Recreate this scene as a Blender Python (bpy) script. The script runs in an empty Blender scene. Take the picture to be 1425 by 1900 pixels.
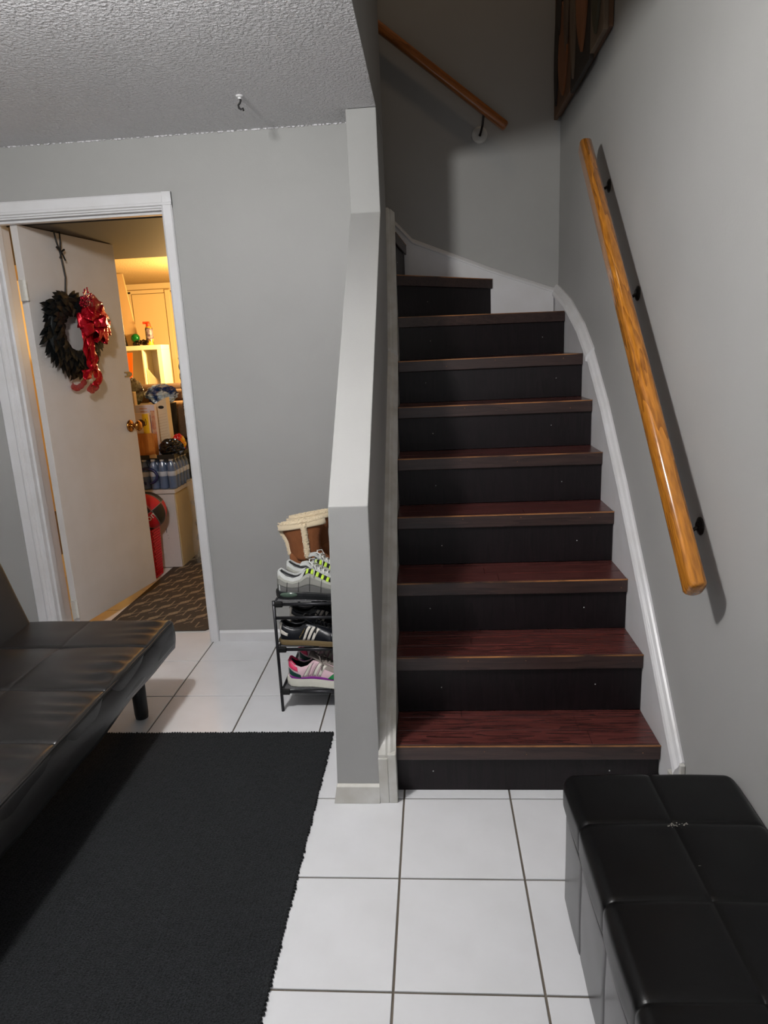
import bpy, bmesh, math, random
from mathutils import Vector, Matrix, noise
random.seed(4)
PI = math.pi
SC = bpy.context.scene
COL = SC.collection

# ------------------------------------------------------------ camera, world, light
PITCH, ROLL, YAW, FPX = 0.235792, -0.046812, -0.076217, 1263.54
CAM = Vector((0.12098, -1.86159, 1.37341))
fw = Vector((math.sin(YAW) * math.cos(PITCH), math.cos(YAW) * math.cos(PITCH), -math.sin(PITCH)))
rt = Vector((math.cos(YAW), -math.sin(YAW), 0.0))
up = rt.cross(fw)
rt2 = rt * math.cos(ROLL) + up * math.sin(ROLL)
up2 = up * math.cos(ROLL) - rt * math.sin(ROLL)
cd = bpy.data.cameras.new('camera')
cd.sensor_fit = 'VERTICAL'
cd.sensor_height = 36.0
cd.lens = FPX / 1900.0 * 36.0
cd.clip_start = 0.02
cam = bpy.data.objects.new('camera', cd)
m = Matrix((rt2, up2, -fw)).transposed().to_4x4()
m.translation = CAM
cam.matrix_world = m
COL.objects.link(cam)
SC.camera = cam

W = bpy.data.worlds.new('world')
SC.world = W
W.use_nodes = True
W.node_tree.nodes['Background'].inputs[0].default_value = (0.93, 0.95, 1.0, 1)
W.node_tree.nodes['Background'].inputs[1].default_value = 0.44


def point(name, loc, energy, color, radius):
    l = bpy.data.lights.new(name, 'POINT')
    l.energy = energy
    l.color = color
    l.shadow_soft_size = radius
    o = bpy.data.objects.new(name, l)
    o.location = loc
    COL.objects.link(o)
    return o


point('room_lamp_light', (-0.70, -0.76, 2.205), 71, (1.0, 0.985, 0.965), 0.075)
point('back_room_light', (-1.55, 3.7, 1.62), 95, (1.0, 0.62, 0.24), 0.10)
point('upstairs_light', (0.05, 0.95, 4.5), 7, (1.0, 0.72, 0.46), 0.12)

SC.view_settings.view_transform = 'Standard'
SC.view_settings.look = 'None'
SC.view_settings.gamma = 1
SC.view_settings.exposure = 0.42
try:
    SC.view_settings.use_curve_mapping = False
except Exception:
    pass


# ------------------------------------------------------------ materials
def lin(c):
    return tuple((x / 255 / 12.92) if x / 255 <= 0.04045 else ((x / 255 + 0.055) / 1.055) ** 2.4 for x in c)


def mat(name, rgb, rough=0.5, metal=0.0, spec=0.5, trans=0.0, bump=None, var=None, coat=0.0, emit=None, alpha=1.0, sheen=0.0, coord='Object'):
    """rgb 0-255 sRGB; bump=(scale, strength, distance[, kind]); var=(rgb2, scale, contrast, (sx,sy,sz))"""
    mt = bpy.data.materials.new(name)
    mt.use_nodes = True
    nt = mt.node_tree
    b = nt.nodes['Principled BSDF']
    b.inputs['Base Color'].default_value = (*lin(rgb), 1)
    b.inputs['Roughness'].default_value = rough
    b.inputs['Metallic'].default_value = metal
    b.inputs['Specular IOR Level'].default_value = spec
    b.inputs['Transmission Weight'].default_value = trans
    b.inputs['Coat Weight'].default_value = coat
    b.inputs['Alpha'].default_value = alpha
    b.inputs['Sheen Weight'].default_value = sheen
    if emit:
        b.inputs['Emission Color'].default_value = (*lin(emit[0]), 1)
        b.inputs['Emission Strength'].default_value = emit[1]
    tc = nt.nodes.new('ShaderNodeTexCoord')
    if var:
        mp = nt.nodes.new('ShaderNodeMapping')
        mp.inputs['Scale'].default_value = var[3] if len(var) > 3 else (1, 1, 1)
        nt.links.new(tc.outputs[coord], mp.inputs[0])
        n = nt.nodes.new('ShaderNodeTexNoise')
        n.inputs['Scale'].default_value = var[1]
        n.inputs['Detail'].default_value = 5
        n.inputs['Distortion'].default_value = var[4] if len(var) > 4 else 0.0
        nt.links.new(mp.outputs[0], n.inputs['Vector'])
        r = nt.nodes.new('ShaderNodeValToRGB')
        c = var[2]
        r.color_ramp.elements[0].position = 0.5 - 0.5 * c
        r.color_ramp.elements[1].position = 0.5 + 0.5 * c
        r.color_ramp.elements[0].color = (*lin(rgb), 1)
        r.color_ramp.elements[1].color = (*lin(var[0]), 1)
        nt.links.new(n.outputs['Fac'], r.inputs[0])
        nt.links.new(r.outputs[0], b.inputs['Base Color'])
    if bump:
        n = nt.nodes.new('ShaderNodeTexVoronoi' if len(bump) > 3 and bump[3] == 'voronoi' else 'ShaderNodeTexNoise')
        n.inputs['Scale'].default_value = bump[0]
        if n.bl_idname == 'ShaderNodeTexNoise':
            n.inputs['Detail'].default_value = 4
        nt.links.new(tc.outputs[coord], n.inputs['Vector'])
        bp = nt.nodes.new('ShaderNodeBump')
        bp.inputs['Strength'].default_value = bump[1]
        bp.inputs['Distance'].default_value = bump[2]
        nt.links.new(n.outputs[0], bp.inputs['Height'])
        nt.links.new(bp.outputs[0], b.inputs['Normal'])
    return mt


def popcorn():
    mt = mat('popcorn_ceiling', (234, 233, 236), 0.5, spec=0.6)
    nt = mt.node_tree
    b = nt.nodes['Principled BSDF']
    tc = nt.nodes.new('ShaderNodeTexCoord')
    n1 = nt.nodes.new('ShaderNodeTexNoise')
    n1.inputs['Scale'].default_value = 92
    n1.inputs['Detail'].default_value = 3
    n1.inputs['Distortion'].default_value = 0.35
    r = nt.nodes.new('ShaderNodeValToRGB')
    r.color_ramp.elements[0].position = 0.38
    r.color_ramp.elements[1].position = 0.66
    bp = nt.nodes.new('ShaderNodeBump')
    bp.inputs['Strength'].default_value = 0.9
    bp.inputs['Distance'].default_value = 0.006
    nt.links.new(tc.outputs['Object'], n1.inputs['Vector'])
    nt.links.new(n1.outputs['Fac'], r.inputs[0])
    nt.links.new(r.outputs[0], bp.inputs['Height'])
    nt.links.new(bp.outputs[0], b.inputs['Normal'])
    return mt


def wood(name, dark, light, scale, stretch, rough, coat=0.0, ring=6.0, contrast=(0.25, 0.75), bumpd=0.0004, rot=None):
    mt = mat(name, dark, rough, coat=coat, spec=0.3 if 'riser' in name else 0.5)
    nt = mt.node_tree
    b = nt.nodes['Principled BSDF']
    tc = nt.nodes.new('ShaderNodeTexCoord')
    mp = nt.nodes.new('ShaderNodeMapping')
    mp.inputs['Scale'].default_value = stretch
    n0 = nt.nodes.new('ShaderNodeTexNoise')
    n0.inputs['Scale'].default_value = scale
    n0.inputs['Detail'].default_value = 2
    mul = nt.nodes.new('ShaderNodeMath')
    mul.operation = 'MULTIPLY'
    mul.inputs[1].default_value = ring
    fr = nt.nodes.new('ShaderNodeMath')
    fr.operation = 'FRACT'
    n1 = nt.nodes.new('ShaderNodeTexNoise')
    n1.inputs['Scale'].default_value = scale * 9
    n1.inputs['Detail'].default_value = 6
    add = nt.nodes.new('ShaderNodeMath')
    add.operation = 'MULTIPLY_ADD'
    add.inputs[1].default_value = 0.45
    r = nt.nodes.new('ShaderNodeValToRGB')
    r.color_ramp.elements[0].position = contrast[0]
    r.color_ramp.elements[1].position = contrast[1]
    r.color_ramp.elements[0].color = (*lin(dark), 1)
    r.color_ramp.elements[1].color = (*lin(light), 1)
    L = nt.links.new
    if rot:
        m0 = nt.nodes.new('ShaderNodeMapping')
        m0.inputs['Rotation'].default_value = rot
        L(tc.outputs['Object'], m0.inputs[0])
        L(m0.outputs[0], mp.inputs[0])
    else:
        L(tc.outputs['Object'], mp.inputs[0])
    L(mp.outputs[0], n0.inputs['Vector'])
    L(mp.outputs[0], n1.inputs['Vector'])
    L(n0.outputs['Fac'], mul.inputs[0])
    L(mul.outputs[0], fr.inputs[0])
    L(fr.outputs[0], add.inputs[0])
    L(n1.outputs['Fac'], add.inputs[2])
    sub = nt.nodes.new('ShaderNodeMath')
    sub.operation = 'SUBTRACT'
    sub.inputs[1].default_value = 0.22
    L(add.outputs[0], sub.inputs[0])
    L(sub.outputs[0], r.inputs[0])
    L(r.outputs[0], b.inputs['Base Color'])
    bp = nt.nodes.new('ShaderNodeBump')
    bp.inputs['Strength'].default_value = 0.35
    bp.inputs['Distance'].default_value = bumpd
    L(sub.outputs[0], bp.inputs['Height'])
    L(bp.outputs[0], b.inputs['Normal'])
    return mt


M = {}
M['wall'] = mat('grey_wall_paint', (162, 162, 160), 0.55, spec=0.35, bump=(160, 0.12, 0.002), var=((156, 156, 154), 2.5, 0.5))
M['ceiling'] = popcorn()
M['white'] = mat('white_gloss_paint', (216, 216, 219), 0.32, bump=(40, 0.08, 0.002), var=((206, 205, 205), 9, 0.5))
M['trimgrey'] = mat('worn_white_paint', (205, 204, 200), 0.38, bump=(55, 0.22, 0.003), var=((184, 181, 172), 14, 0.35))
M['doorpaint'] = mat('cream_door_paint', (206, 202, 200), 0.42, var=((199, 194, 190), 6, 0.4))
M['tile'] = mat('white_floor_tile', (222, 223, 226), 0.22, spec=0.45, var=((213, 214, 216), 7, 0.5))
M['grout'] = mat('brown_grey_grout', (92, 84, 74), 0.85, bump=(300, 0.3, 0.002))
M['plank'] = wood('mahogany_plank', (44, 20, 20), (92, 48, 44), 3.0, (0.55, 7.0, 7.0), 0.26, ring=7, contrast=(0.1, 0.8))
M['nosing'] = wood('dark_brown_nosing', (38, 26, 24), (64, 46, 42), 3.0, (0.5, 7.0, 7.0), 0.36, contrast=(0.1, 0.9))
M['riser'] = wood('black_brown_riser', (13, 9, 11), (27, 19, 22), 3.0, (7.0, 7.0, 0.6), 0.45, contrast=(0.1, 0.9))
M['worn'] = mat('worn_wood_edge', (50, 34, 28), 0.5, var=((184, 124, 70), 6, 0.3, (1, 1, 1)))
M['oak'] = wood('varnished_oak', (100, 52, 12), (198, 128, 42), 4.0, (6, 0.55, 6), 0.22, coat=0.5, ring=7, contrast=(0.0, 0.8), rot=(-0.785, 0, 0))
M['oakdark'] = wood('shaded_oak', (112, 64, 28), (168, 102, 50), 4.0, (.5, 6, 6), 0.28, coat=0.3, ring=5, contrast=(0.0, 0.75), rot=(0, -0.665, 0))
M['iron'] = mat('dark_bracket_metal', (50, 46, 44), 0.4, metal=0.8)
M['screw'] = mat('bright_screw_head', (200, 200, 200), 0.3, metal=0.7)
M['leather'] = mat('black_faux_leather', (26, 25, 25), 0.33, spec=0.55, bump=(420, 0.16, 0.001), var=((32, 30, 29), 12, 0.5))
M['leather_otto'] = mat('black_bonded_leather', (7, 7, 8), 0.33, spec=0.24, bump=(380, 0.10, 0.001))
M['leather_side'] = mat('black_bonded_leather_side', (12, 12, 13), 0.26, spec=0.8, bump=(380, 0.10, 0.001))
M['seam'] = mat('black_stitched_seam', (10, 10, 10), 0.6)
M['black_plastic'] = mat('black_plastic', (16, 16, 17), 0.45)
M['rack'] = mat('dark_grey_tube_metal', (44, 44, 48), 0.35, metal=0.5)
M['mesh_fabric'] = mat('grey_shelf_fabric', (84, 84, 86), 0.9, bump=(600, 0.6, 0.002, 'voronoi'))
M['leaf'] = mat('black_leaf', (11, 14, 15), 0.5, spec=0.4)
M['ribbon'] = mat('red_metallic_ribbon', (178, 8, 32), 0.24, metal=0.55, bump=(60, 0.5, 0.006))
M['sheer'] = mat('sheer_red_ribbon', (170, 22, 34), 0.35, alpha=0.62, bump=(60, 0.3, 0.004))
M['berry'] = mat('red_glitter_berry', (160, 14, 40), 0.3, metal=0.3)
M['cord'] = mat('black_strap', (12, 11, 12), 0.6)
M['brass'] = mat('aged_brass', (176, 122, 62), 0.2, metal=1.0)
M['steel'] = mat('dull_steel', (136, 128, 112), 0.35, metal=0.9)
M['hinge'] = mat('painted_hinge', (214, 212, 206), 0.35, metal=0.2)
M['yellowwall'] = mat('cream_back_room_paint', (226, 206, 164), 0.6)
M['backceil'] = mat('textured_back_ceiling', (168, 146, 108), 0.7, bump=(70, 0.9, 0.006))
M['soffit'] = mat('shaded_soffit_paint', (64, 56, 48), 0.7)  # paint darkened to carry the shade of the unlit underside
M['mdf'] = mat('white_cabinet_laminate', (205, 200, 198), 0.4)
M['mdfside'] = mat('cream_cabinet_side', (206, 188, 150), 0.45)
M['shelfwhite'] = mat('white_shelf_laminate', (240, 232, 206), 0.35)


# ------------------------------------------------------------ object helpers
def link(name, me, parent=None, mt=None, label=None, cat=None, group=None, kind=None, loc=None, rotz=None):
    o = bpy.data.objects.new(name, me)
    COL.objects.link(o)
    if mt is not None and me is not None:
        if len(me.materials) == 0:
            for q in (mt if isinstance(mt, (list, tuple)) else [mt]):
                me.materials.append(q)
    if parent:
        o.parent = parent
    if label:
        o['label'] = label
    if cat:
        o['category'] = cat
    if group:
        o['group'] = group
    if kind:
        o['kind'] = kind
    if loc:
        o.location = loc
    if rotz:
        o.rotation_euler = (0, 0, rotz)
    return o


def empty(name, loc, label, cat, group=None, rotz=0):
    return link(name, None, None, None, label, cat, group, None, loc, rotz)


class MB:
    def __init__(s):
        s.v, s.f, s.m, s.cur = [], [], [], 0

    def add(s, vs, fs):
        b = len(s.v)
        s.v += [tuple(v) for v in vs]
        s.f += [tuple(b + i for i in f) for f in fs]
        s.m += [s.cur] * len(fs)
        return s

    def box(s, x0, x1, y0, y1, z0, z1):
        return s.add([(x0, y0, z0), (x1, y0, z0), (x1, y1, z0), (x0, y1, z0), (x0, y0, z1), (x1, y0, z1), (x1, y1, z1), (x0, y1, z1)],
                     [(3, 2, 1, 0), (4, 5, 6, 7), (0, 1, 5, 4), (1, 2, 6, 5), (2, 3, 7, 6), (3, 0, 4, 7)])

    def prism(s, poly, a, b, axis=2):
        """polygon of 2-D points extruded along axis between a and b; poly in the two other axes in order"""
        def mk(p, t):
            return {0: (t, p[0], p[1]), 1: (p[0], t, p[1]), 2: (p[0], p[1], t)}[axis]
        n = len(poly)
        vs = [mk(p, a) for p in poly] + [mk(p, b) for p in poly]
        fs = [tuple(range(n))[::-1], tuple(range(n, 2 * n))] + [(i, (i + 1) % n, n + (i + 1) % n, n + i) for i in range(n)]
        return s.add(vs, fs)

    def loft(s, rings, closed=True, caps=True):
        n = len(rings[0])
        vs = [p for r in rings for p in r]
        fs = []
        for i in range(len(rings) - 1):
            for j in range(n if closed else n - 1):
                k = (j + 1) % n
                fs.append((i * n + j, i * n + k, (i + 1) * n + k, (i + 1) * n + j))
        if caps and closed:
            fs.append(tuple(range(n))[::-1])
            fs.append(tuple((len(rings) - 1) * n + j for j in range(n)))
        return s.add(vs, fs)

    def tube(s, path, r, n=10, caps=True, flat=1.0):
        path = [Vector(p) for p in path]
        rings = []
        ref = None
        for i, p in enumerate(path):
            d = (path[min(i + 1, len(path) - 1)] - path[max(i - 1, 0)]).normalized()
            if ref is None:
                ref = Vector((0, 0, 1)) if abs(d.z) < 0.9 else Vector((0, 1, 0))
            a = d.cross(ref).normalized()
            b = a.cross(d).normalized()
            ref = b
            rr = r[i] if isinstance(r, (list, tuple)) else r
            rings.append([p + a * math.cos(2 * PI * k / n) * rr + b * math.sin(2 * PI * k / n) * rr * flat for k in range(n)])
        return s.loft(rings, True, caps)

    def lathe(s, prof, c=(0, 0, 0), n=20, axis='z'):
        rings = []
        for r, h in prof:
            ring = []
            for k in range(n):
                a = 2 * PI * k / n
                x, y = r * math.cos(a), r * math.sin(a)
                if axis == 'z':
                    ring.append((c[0] + x, c[1] + y, c[2] + h))
                elif axis == 'x':
                    ring.append((c[0] + h, c[1] + x, c[2] + y))
                else:
                    ring.append((c[0] + x, c[1] + h, c[2] + y))
            rings.append(ring)
        return s.loft(rings, True, True)

    def ball(s, c, r, nu=16, nv=10, sc=(1, 1, 1)):
        prof = []
        rings = []
        for i in range(nv + 1):
            t = -PI / 2 + PI * min(max(i, 0.02), nv - 0.02) / nv
            rings.append([(c[0] + r * sc[0] * math.cos(t) * math.cos(2 * PI * k / nu), c[1] + r * sc[1] * math.cos(t) * math.sin(2 * PI * k / nu), c[2] + r * sc[2] * math.sin(t)) for k in range(nu)])
        return s.loft(rings)

    def grid(s, fn, nu, nv):
        vs = [fn(i / nu, j / nv) for i in range(nu + 1) for j in range(nv + 1)]
        fs = [(i * (nv + 1) + j, (i + 1) * (nv + 1) + j, (i + 1) * (nv + 1) + j + 1, i * (nv + 1) + j + 1) for i in range(nu) for j in range(nv)]
        return s.add(vs, fs)

    def mesh(s, name='m', smooth=False):
        me = bpy.data.meshes.new(name)
        me.from_pydata(s.v, [], s.f)
        for p, mi in zip(me.polygons, s.m):
            p.material_index = mi
            p.use_smooth = smooth
        bm = bmesh.new()
        bm.from_mesh(me)
        bmesh.ops.recalc_face_normals(bm, faces=bm.faces)
        bm.to_mesh(me)
        bm.free()
        me.update()
        return me

    def obj(s, name, mt, parent=None, smooth=False, bev=0, seg=2, sub=0, solid=0, **k):
        o = link(name, s.mesh(name, smooth), parent, mt, **k)
        if solid:
            md = o.modifiers.new('solid', 'SOLIDIFY')
            md.thickness = solid
            md.offset = 0
        if bev:
            md = o.modifiers.new('bevel', 'BEVEL')
            md.width = bev
            md.segments = seg
            md.limit_method = 'ANGLE'
            md.angle_limit = 0.6
        if sub:
            md = o.modifiers.new('sub', 'SUBSURF')
            md.levels = md.render_levels = sub
        return o


def copy_obj(o, parent=None, **props):
    c = o.copy()
    COL.objects.link(c)
    c.parent = parent
    for k_, v_ in props.items():
        c[k_] = v_
    return c


def nz(x, y, z=0, s=1.0):
    return noise.noise(Vector((x * s, y * s, z * s)))


def lerp(a, b, t):
    return a + (b - a) * t


def interp(tab, x):
    if x <= tab[0][0]:
        return tab[0][1]
    for (a, fa), (b, fb) in zip(tab, tab[1:]):
        if x <= b:
            t = (x - a) / (b - a)
            t = t * t * (3 - 2 * t) if False else t
            return fa + (fb - fa) * t
    return tab[-1][1]


def puff(name, mt, lo, hi, r, seams_x=(), seams_y=(), groove=0.006, amp=0.006, w=0.008, step=0.012, parent=None, extra=None, top_only=False, **k):
    """upholstered block: rounded box, stitched grooves, puffed panels"""
    lo, hi = Vector(lo), Vector(hi)
    mb = MB()

    def coords(a, b, seams=()):
        n = max(2, int((b - a - 2 * r) / step))
        c = [a + r * t / 5 for t in range(5)] + [a + r + (b - a - 2 * r) * t / n for t in range(n + 1)] + [b - r + r * t / 5 for t in range(1, 6)]
        for sx in seams:
            c += [sx + d * w for d in (-1, -.5, 0, .5, 1)]
        c = sorted(c)
        out = [c[0]]
        for v in c[1:]:
            if v - out[-1] > 1e-4:
                out.append(v)
        return out
    cx, cy, cz = coords(lo.x, hi.x, seams_x), coords(lo.y, hi.y, seams_y), coords(lo.z, hi.z)

    def shape(p):
        p = Vector(p)
        q = Vector((min(max(p.x, lo.x + r), hi.x - r), min(max(p.y, lo.y + r), hi.y - r), min(max(p.z, lo.z + min(r, (hi.z - lo.z) / 2)), hi.z - min(r, (hi.z - lo.z) / 2))))
        d = p - q
        n = d.normalized() if d.length > 1e-6 else Vector((0, 0, 1))
        dx = min([abs(p.x - s_) for s_ in seams_x] + [9])
        dy = min([abs(p.y - s_) for s_ in seams_y] + [9])
        dd = 0.0
        if abs(n.z) > 0.3 and n.z > 0:
            dd -= groove * (.3 if name == 'seat' else 1) * math.exp(-(dx / w) ** 2) * n.z
        if not top_only or n.z > 0:
            dd -= groove * math.exp(-(dy / w) ** 2)
        puffx = (.75 if name == 'seat' else 0) + (.25 if name == 'seat' else 1) * (1 - math.exp(-(dx / 0.05) ** 2))
        puffy = 1 - math.exp(-(dy / 0.05) ** 2)
        dd += amp * puffx * puffy + 0.0015 * nz(p.x, p.y, p.z, 9)
        out = q + n * r + n * dd if d.length > 1e-6 else p
        if extra:
            out = extra(out, n, p)
        return out

    def face(ca, cb, fn):
        vs = [shape(fn(a, b)) for a in ca for b in cb]
        nb = len(cb)
        mb.add(vs, [(i * nb + j, (i + 1) * nb + j, (i + 1) * nb + j + 1, i * nb + j + 1) for i in range(len(ca) - 1) for j in range(nb - 1)])
    face(cx, cy, lambda a, b: (a, b, hi.z))
    face(cx, cy, lambda a, b: (a, b, lo.z))
    face(cx, cz, lambda a, b: (a, lo.y, b))
    face(cx, cz, lambda a, b: (a, hi.y, b))
    face(cy, cz, lambda a, b: (lo.x, a, b))
    face(cy, cz, lambda a, b: (hi.x, a, b))
    me = mb.mesh(name, True)
    bm = bmesh.new()
    bm.from_mesh(me)
    bmesh.ops.remove_doubles(bm, verts=bm.verts, dist=0.0002)
    bmesh.ops.recalc_face_normals(bm, faces=bm.faces)
    bm.to_mesh(me)
    bm.free()
    for p in me.polygons:
        p.use_smooth = True
    return link(name, me, parent, mt, **k)


def text_mesh(txt, size, depth=0.0):
    cu = bpy.data.curves.new('lettering', 'FONT')
    cu.body = txt
    cu.size = size
    cu.extrude = depth
    cu.resolution_u = 3
    ob = bpy.data.objects.new('lettering_tmp', cu)
    COL.objects.link(ob)
    dg = bpy.context.evaluated_depsgraph_get()
    me = bpy.data.meshes.new_from_object(ob.evaluated_get(dg))
    COL.objects.unlink(ob)
    bpy.data.objects.remove(ob)
    me.materials.clear()
    return me


# ------------------------------------------------------------ the setting
CEIL = 2.28
XW = -0.06      # stair side of the knee wall
XR = 0.81       # right wall
YB = 1.215      # room's back wall
YS = 1.985      # back wall of the stairwell


def struct(name, mb, mt, **k):
    return mb.obj(name, mt, kind='structure', **k)


floor = struct('floor', MB().box(-3.0, 0.95, -3.2, 5.2, -0.12, -0.004), M['grout'])
T = 0.33
tile_me = MB().prism([(0.0028, 0.0028), (T - 0.0028, 0.0028), (T - 0.0028, T - 0.0028), (0.0028, T - 0.0028)], -0.004, 0.0).mesh('tile')
tile_me.materials.append(M['tile'])
bm = bmesh.new()
bm.from_mesh(tile_me)
bmesh.ops.bevel(bm, geom=[e for e in bm.edges if all(abs(v.co.z) < 1e-6 for v in e.verts)], offset=0.0012, segments=1, affect='EDGES')
bm.to_mesh(tile_me)
bm.free()
for j in range(-8, 9):
    for i in range(-8, 3):
        if j > 3 and (i > -3):
            continue
        t = link('tile', tile_me, floor)
        t.location = (i * T + (T if False else 0), j * T, 0.0)
# grid origin of the photographed joints lies at x=0, y=0

struct('wall_right', MB().box(XR, 0.95, -3.2, 2.12, -0.004, 4.95), M['wall'])
struct('wall_stair_back', MB().box(-0.2, XR, YS, 2.12, 0, 4.95).box(-2.6, -0.2, YS, 2.12, 2.21, 4.95), M['wall'])
# back wall of the room with the doorway cut out
DX0, DX1, DZ = -1.80, -1.0, 2.015
bw = MB()
bw.box(-3.0, DX0, YB, YB + 0.115, 0, CEIL).box(DX1, -0.10, YB, YB + 0.115, 0, CEIL).box(DX0, DX1, YB, YB + 0.115, DZ, CEIL)
struct('wall_back', bw, M['wall'])
struct('wall_left', MB().box(-3.0, -2.25, -3.2, YB, 0, CEIL), M['wall'])
struct('ceiling', MB().box(-3.0, -.17, -3.2, YB + .115, CEIL, CEIL + 0.22).box(-.17, XW - .0008, -3.2, 1.05, CEIL, CEIL + .004).box(XW, XR, -3.2, -0.14, CEIL, CEIL + 0.22), M['ceiling'])

# knee wall beside the stairs: post, sloped cap, upper part under the ceiling


def kneewall():
    pts = [(-0.011, 0.0, -.208, -.071), (-0.011, 0.947, -.178, -.064), (1.052, 1.902, -.180, -.0595), (1.052, CEIL, -.179, -.0598), (1.45, CEIL, -.179, XW), (1.45, 0, -.2, XW)]
    vs = [(p[2], p[0], p[1]) for p in pts] + [(p[3], p[0], p[1]) for p in pts]
    n = len(pts)
    fs = [tuple(range(n)), tuple(range(2 * n - 1, n - 1, -1))] + [(i, (i + 1) % n, n + (i + 1) % n, n + i) for i in range(n)]
    mb = MB().add(vs, fs)
    o = mb.obj('wall_knee', M['wall'], kind='structure', bev=0.003, seg=2)
    return o


kneewall()
struct('wall_stairwell_upper', MB().box(-0.169, XW, -0.14, 1.45, CEIL + 0.0045, 4.95), M['wall'])
struct('wall_stairwell_front', MB().box(XW, XR, -0.26, -0.14, CEIL + 0.22, 4.95), M['wall'])
struct('ceiling_upstairs', MB().box(-3.0, 0.95, -0.2, 2.12, 4.95, 5.05), M['wall'])
struct('wall_upstairs_side', MB().box(-2.72, -2.6, 1.3, 2.12, 1.9, 4.95).box(-2.6, -0.18, 1.33, 1.45, CEIL + .0, 4.95), M['wall'])

lip = MB()
x = -2.2
while x < -.19:
    lip.ball((x, YB - .002, CEIL - .001), random.uniform(.003, .007), 6, 4, (1.6, .8, .7))
    x += random.uniform(.008, .03)
lip.obj('trim_15', M['ceiling'], kind='structure', smooth=True)
# bits of baseboard
struct('baseboard_back', MB().prism([(YB, 0), (YB - .015, 0), (YB - .013, .045), (YB - .006, .055), (YB, .056)], DX1 + .045, -0.2, 0), M['white'], bev=0.001)
struct('baseboard_back_left', MB().prism([(YB, 0), (YB - .015, 0), (YB - .013, .045), (YB - .006, .055), (YB, .056)], -2.25, -1.88, 0), M['white'], bev=0.001)
pb = MB()
pb.add([(-.217, -.027, 0), (-.074, -.027, 0), (-.207, -.022, .056), (-.070, -.022, .056), (-.207, -.011, .062), (-.070, -.011, .062), (-.207, .06, 0), (-.074, .005, 0)],
       [(0, 1, 3, 2), (2, 3, 5, 4), (0, 2, 4, 6), (1, 7, 5, 3), (4, 5, 7, 6), (0, 6, 7, 1)])
struct('baseboard_post', pb, M['trimgrey'], bev=0.002)


# ------------------------------------------------------------ staircase skirts
def strip(path, prof, side):
    """moulding cap swept along a path in the Y-Z plane. prof = (distance from wall, dz)"""
    rings = []
    for (x, y, z) in path:
        rings.append([(x + side * p[0], y, z + p[1]) for p in prof])
    return MB().loft(rings, True, True)


def jig(path, n=8, a=0.0012):
    out = []
    for p, q in zip(path, path[1:]):
        for t in range(n):
            v = [lerp(p[i], q[i], t / n) for i in range(3)]
            v[2] += a * nz(v[1] * 60, v[0] * 60, 3)
            out.append(tuple(v))
    out.append(path[-1])
    return out


CAPP = [(0, 0), (.006, .001), (.012, -.004), (.018, -.016), (.026, -.024), (.031, -.036), (.030, -.047), (.022, -.050), (0, -.050)]
rline = [(-.094, .188), (.028, .315), (.269, .565), (.569, .861), (.867, 1.130), (1.161, 1.347), (1.326, 1.44), (1.635, 1.563), (1.985, 1.658)]
bd = MB().prism([(-.09, 0), (-.09, .17)] + [(y, z - .02) for y, z in rline[1:]] + [(1.985, 1.0)], XR - .023, XR - 0.0005, 0)
struct('trim_1', bd, M['white'])
struct('trim_2', strip(jig([(XR, y, z) for y, z in rline[:6]]), CAPP, -1), M['white'])
cap2 = [(p[0] * 1.2, p[1] * 1.1 + .004) for p in CAPP]
struct('trim_3', strip(jig([(XR, y, z) for y, z in [(1.130, 1.33)] + rline[6:]]), cap2, -1), M['white'])
struct('trim_4', MB().box(XR - .034, XR - .001, -.103, -.06, 0, .145).box(XR - .014, XR - .001, -.106, -.06, 0, .185), M['trimgrey'], bev=.002)
# back skirt
bline = [(.81, 1.640), (.782, 1.645), (.462, 1.760), (.309, 1.822), (.046, 1.928), (-.008, 1.985), (-.12, 2.10), (-.9, 2.80)]
struct('trim_5', MB().prism([(.787, 1.2)] + [(x, z - .012) for x, z in bline[1:]] + [(-.9, 2.5), (-.1, 1.7), (-.1, 1.2)], YS - .023, YS - .0005, 1), M['white'])
rg = []
for x, z in bline:
    rg.append([(x, YS - p[0] * .9, z + p[1] * .55) for p in CAPP])
struct('trim_6', MB().loft(rg), M['white'])
# left skirt
lline = [(-.018, .165), (.0, .19), (.2, .385), (.6, .775), (1.0, 1.17), (1.2, 1.368)]
LC = [(-.012, 0), (.010, .001), (.016, -.006), (.024, -.007), (.032, -.016), (.041, -.022), (.041, -.040), (-.012, -.040)]
struct('trim_7', MB().prism([(-.004, 0), (-.004, .15)] + [(y, z - .02) for y, z in lline[1:]] + [(1.44, 1.9), (1.44, 1.0), (.4, .0)], XW - .012, -.0225, 0), M['trimgrey'])
struct('trim_8', strip(jig([(XW, y, z) for y, z in lline]), LC, 1), M['trimgrey'])
struct('trim_9', strip(jig([(XW, y, z) for y, z in [(1.19, 1.372), (1.33, 1.64), (1.43, 1.93), (1.448, 1.99)]]), [(p[0] * .97, p[1]) for p in LC], 1), M['trimgrey'])
struct('trim_10', MB().box(-.0735, -.0445, -.0235, .02, 0, .155).box(-.0445, -.0185, -.0225, .02, 0, .168), M['trimgrey'], bev=0.002)

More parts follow.
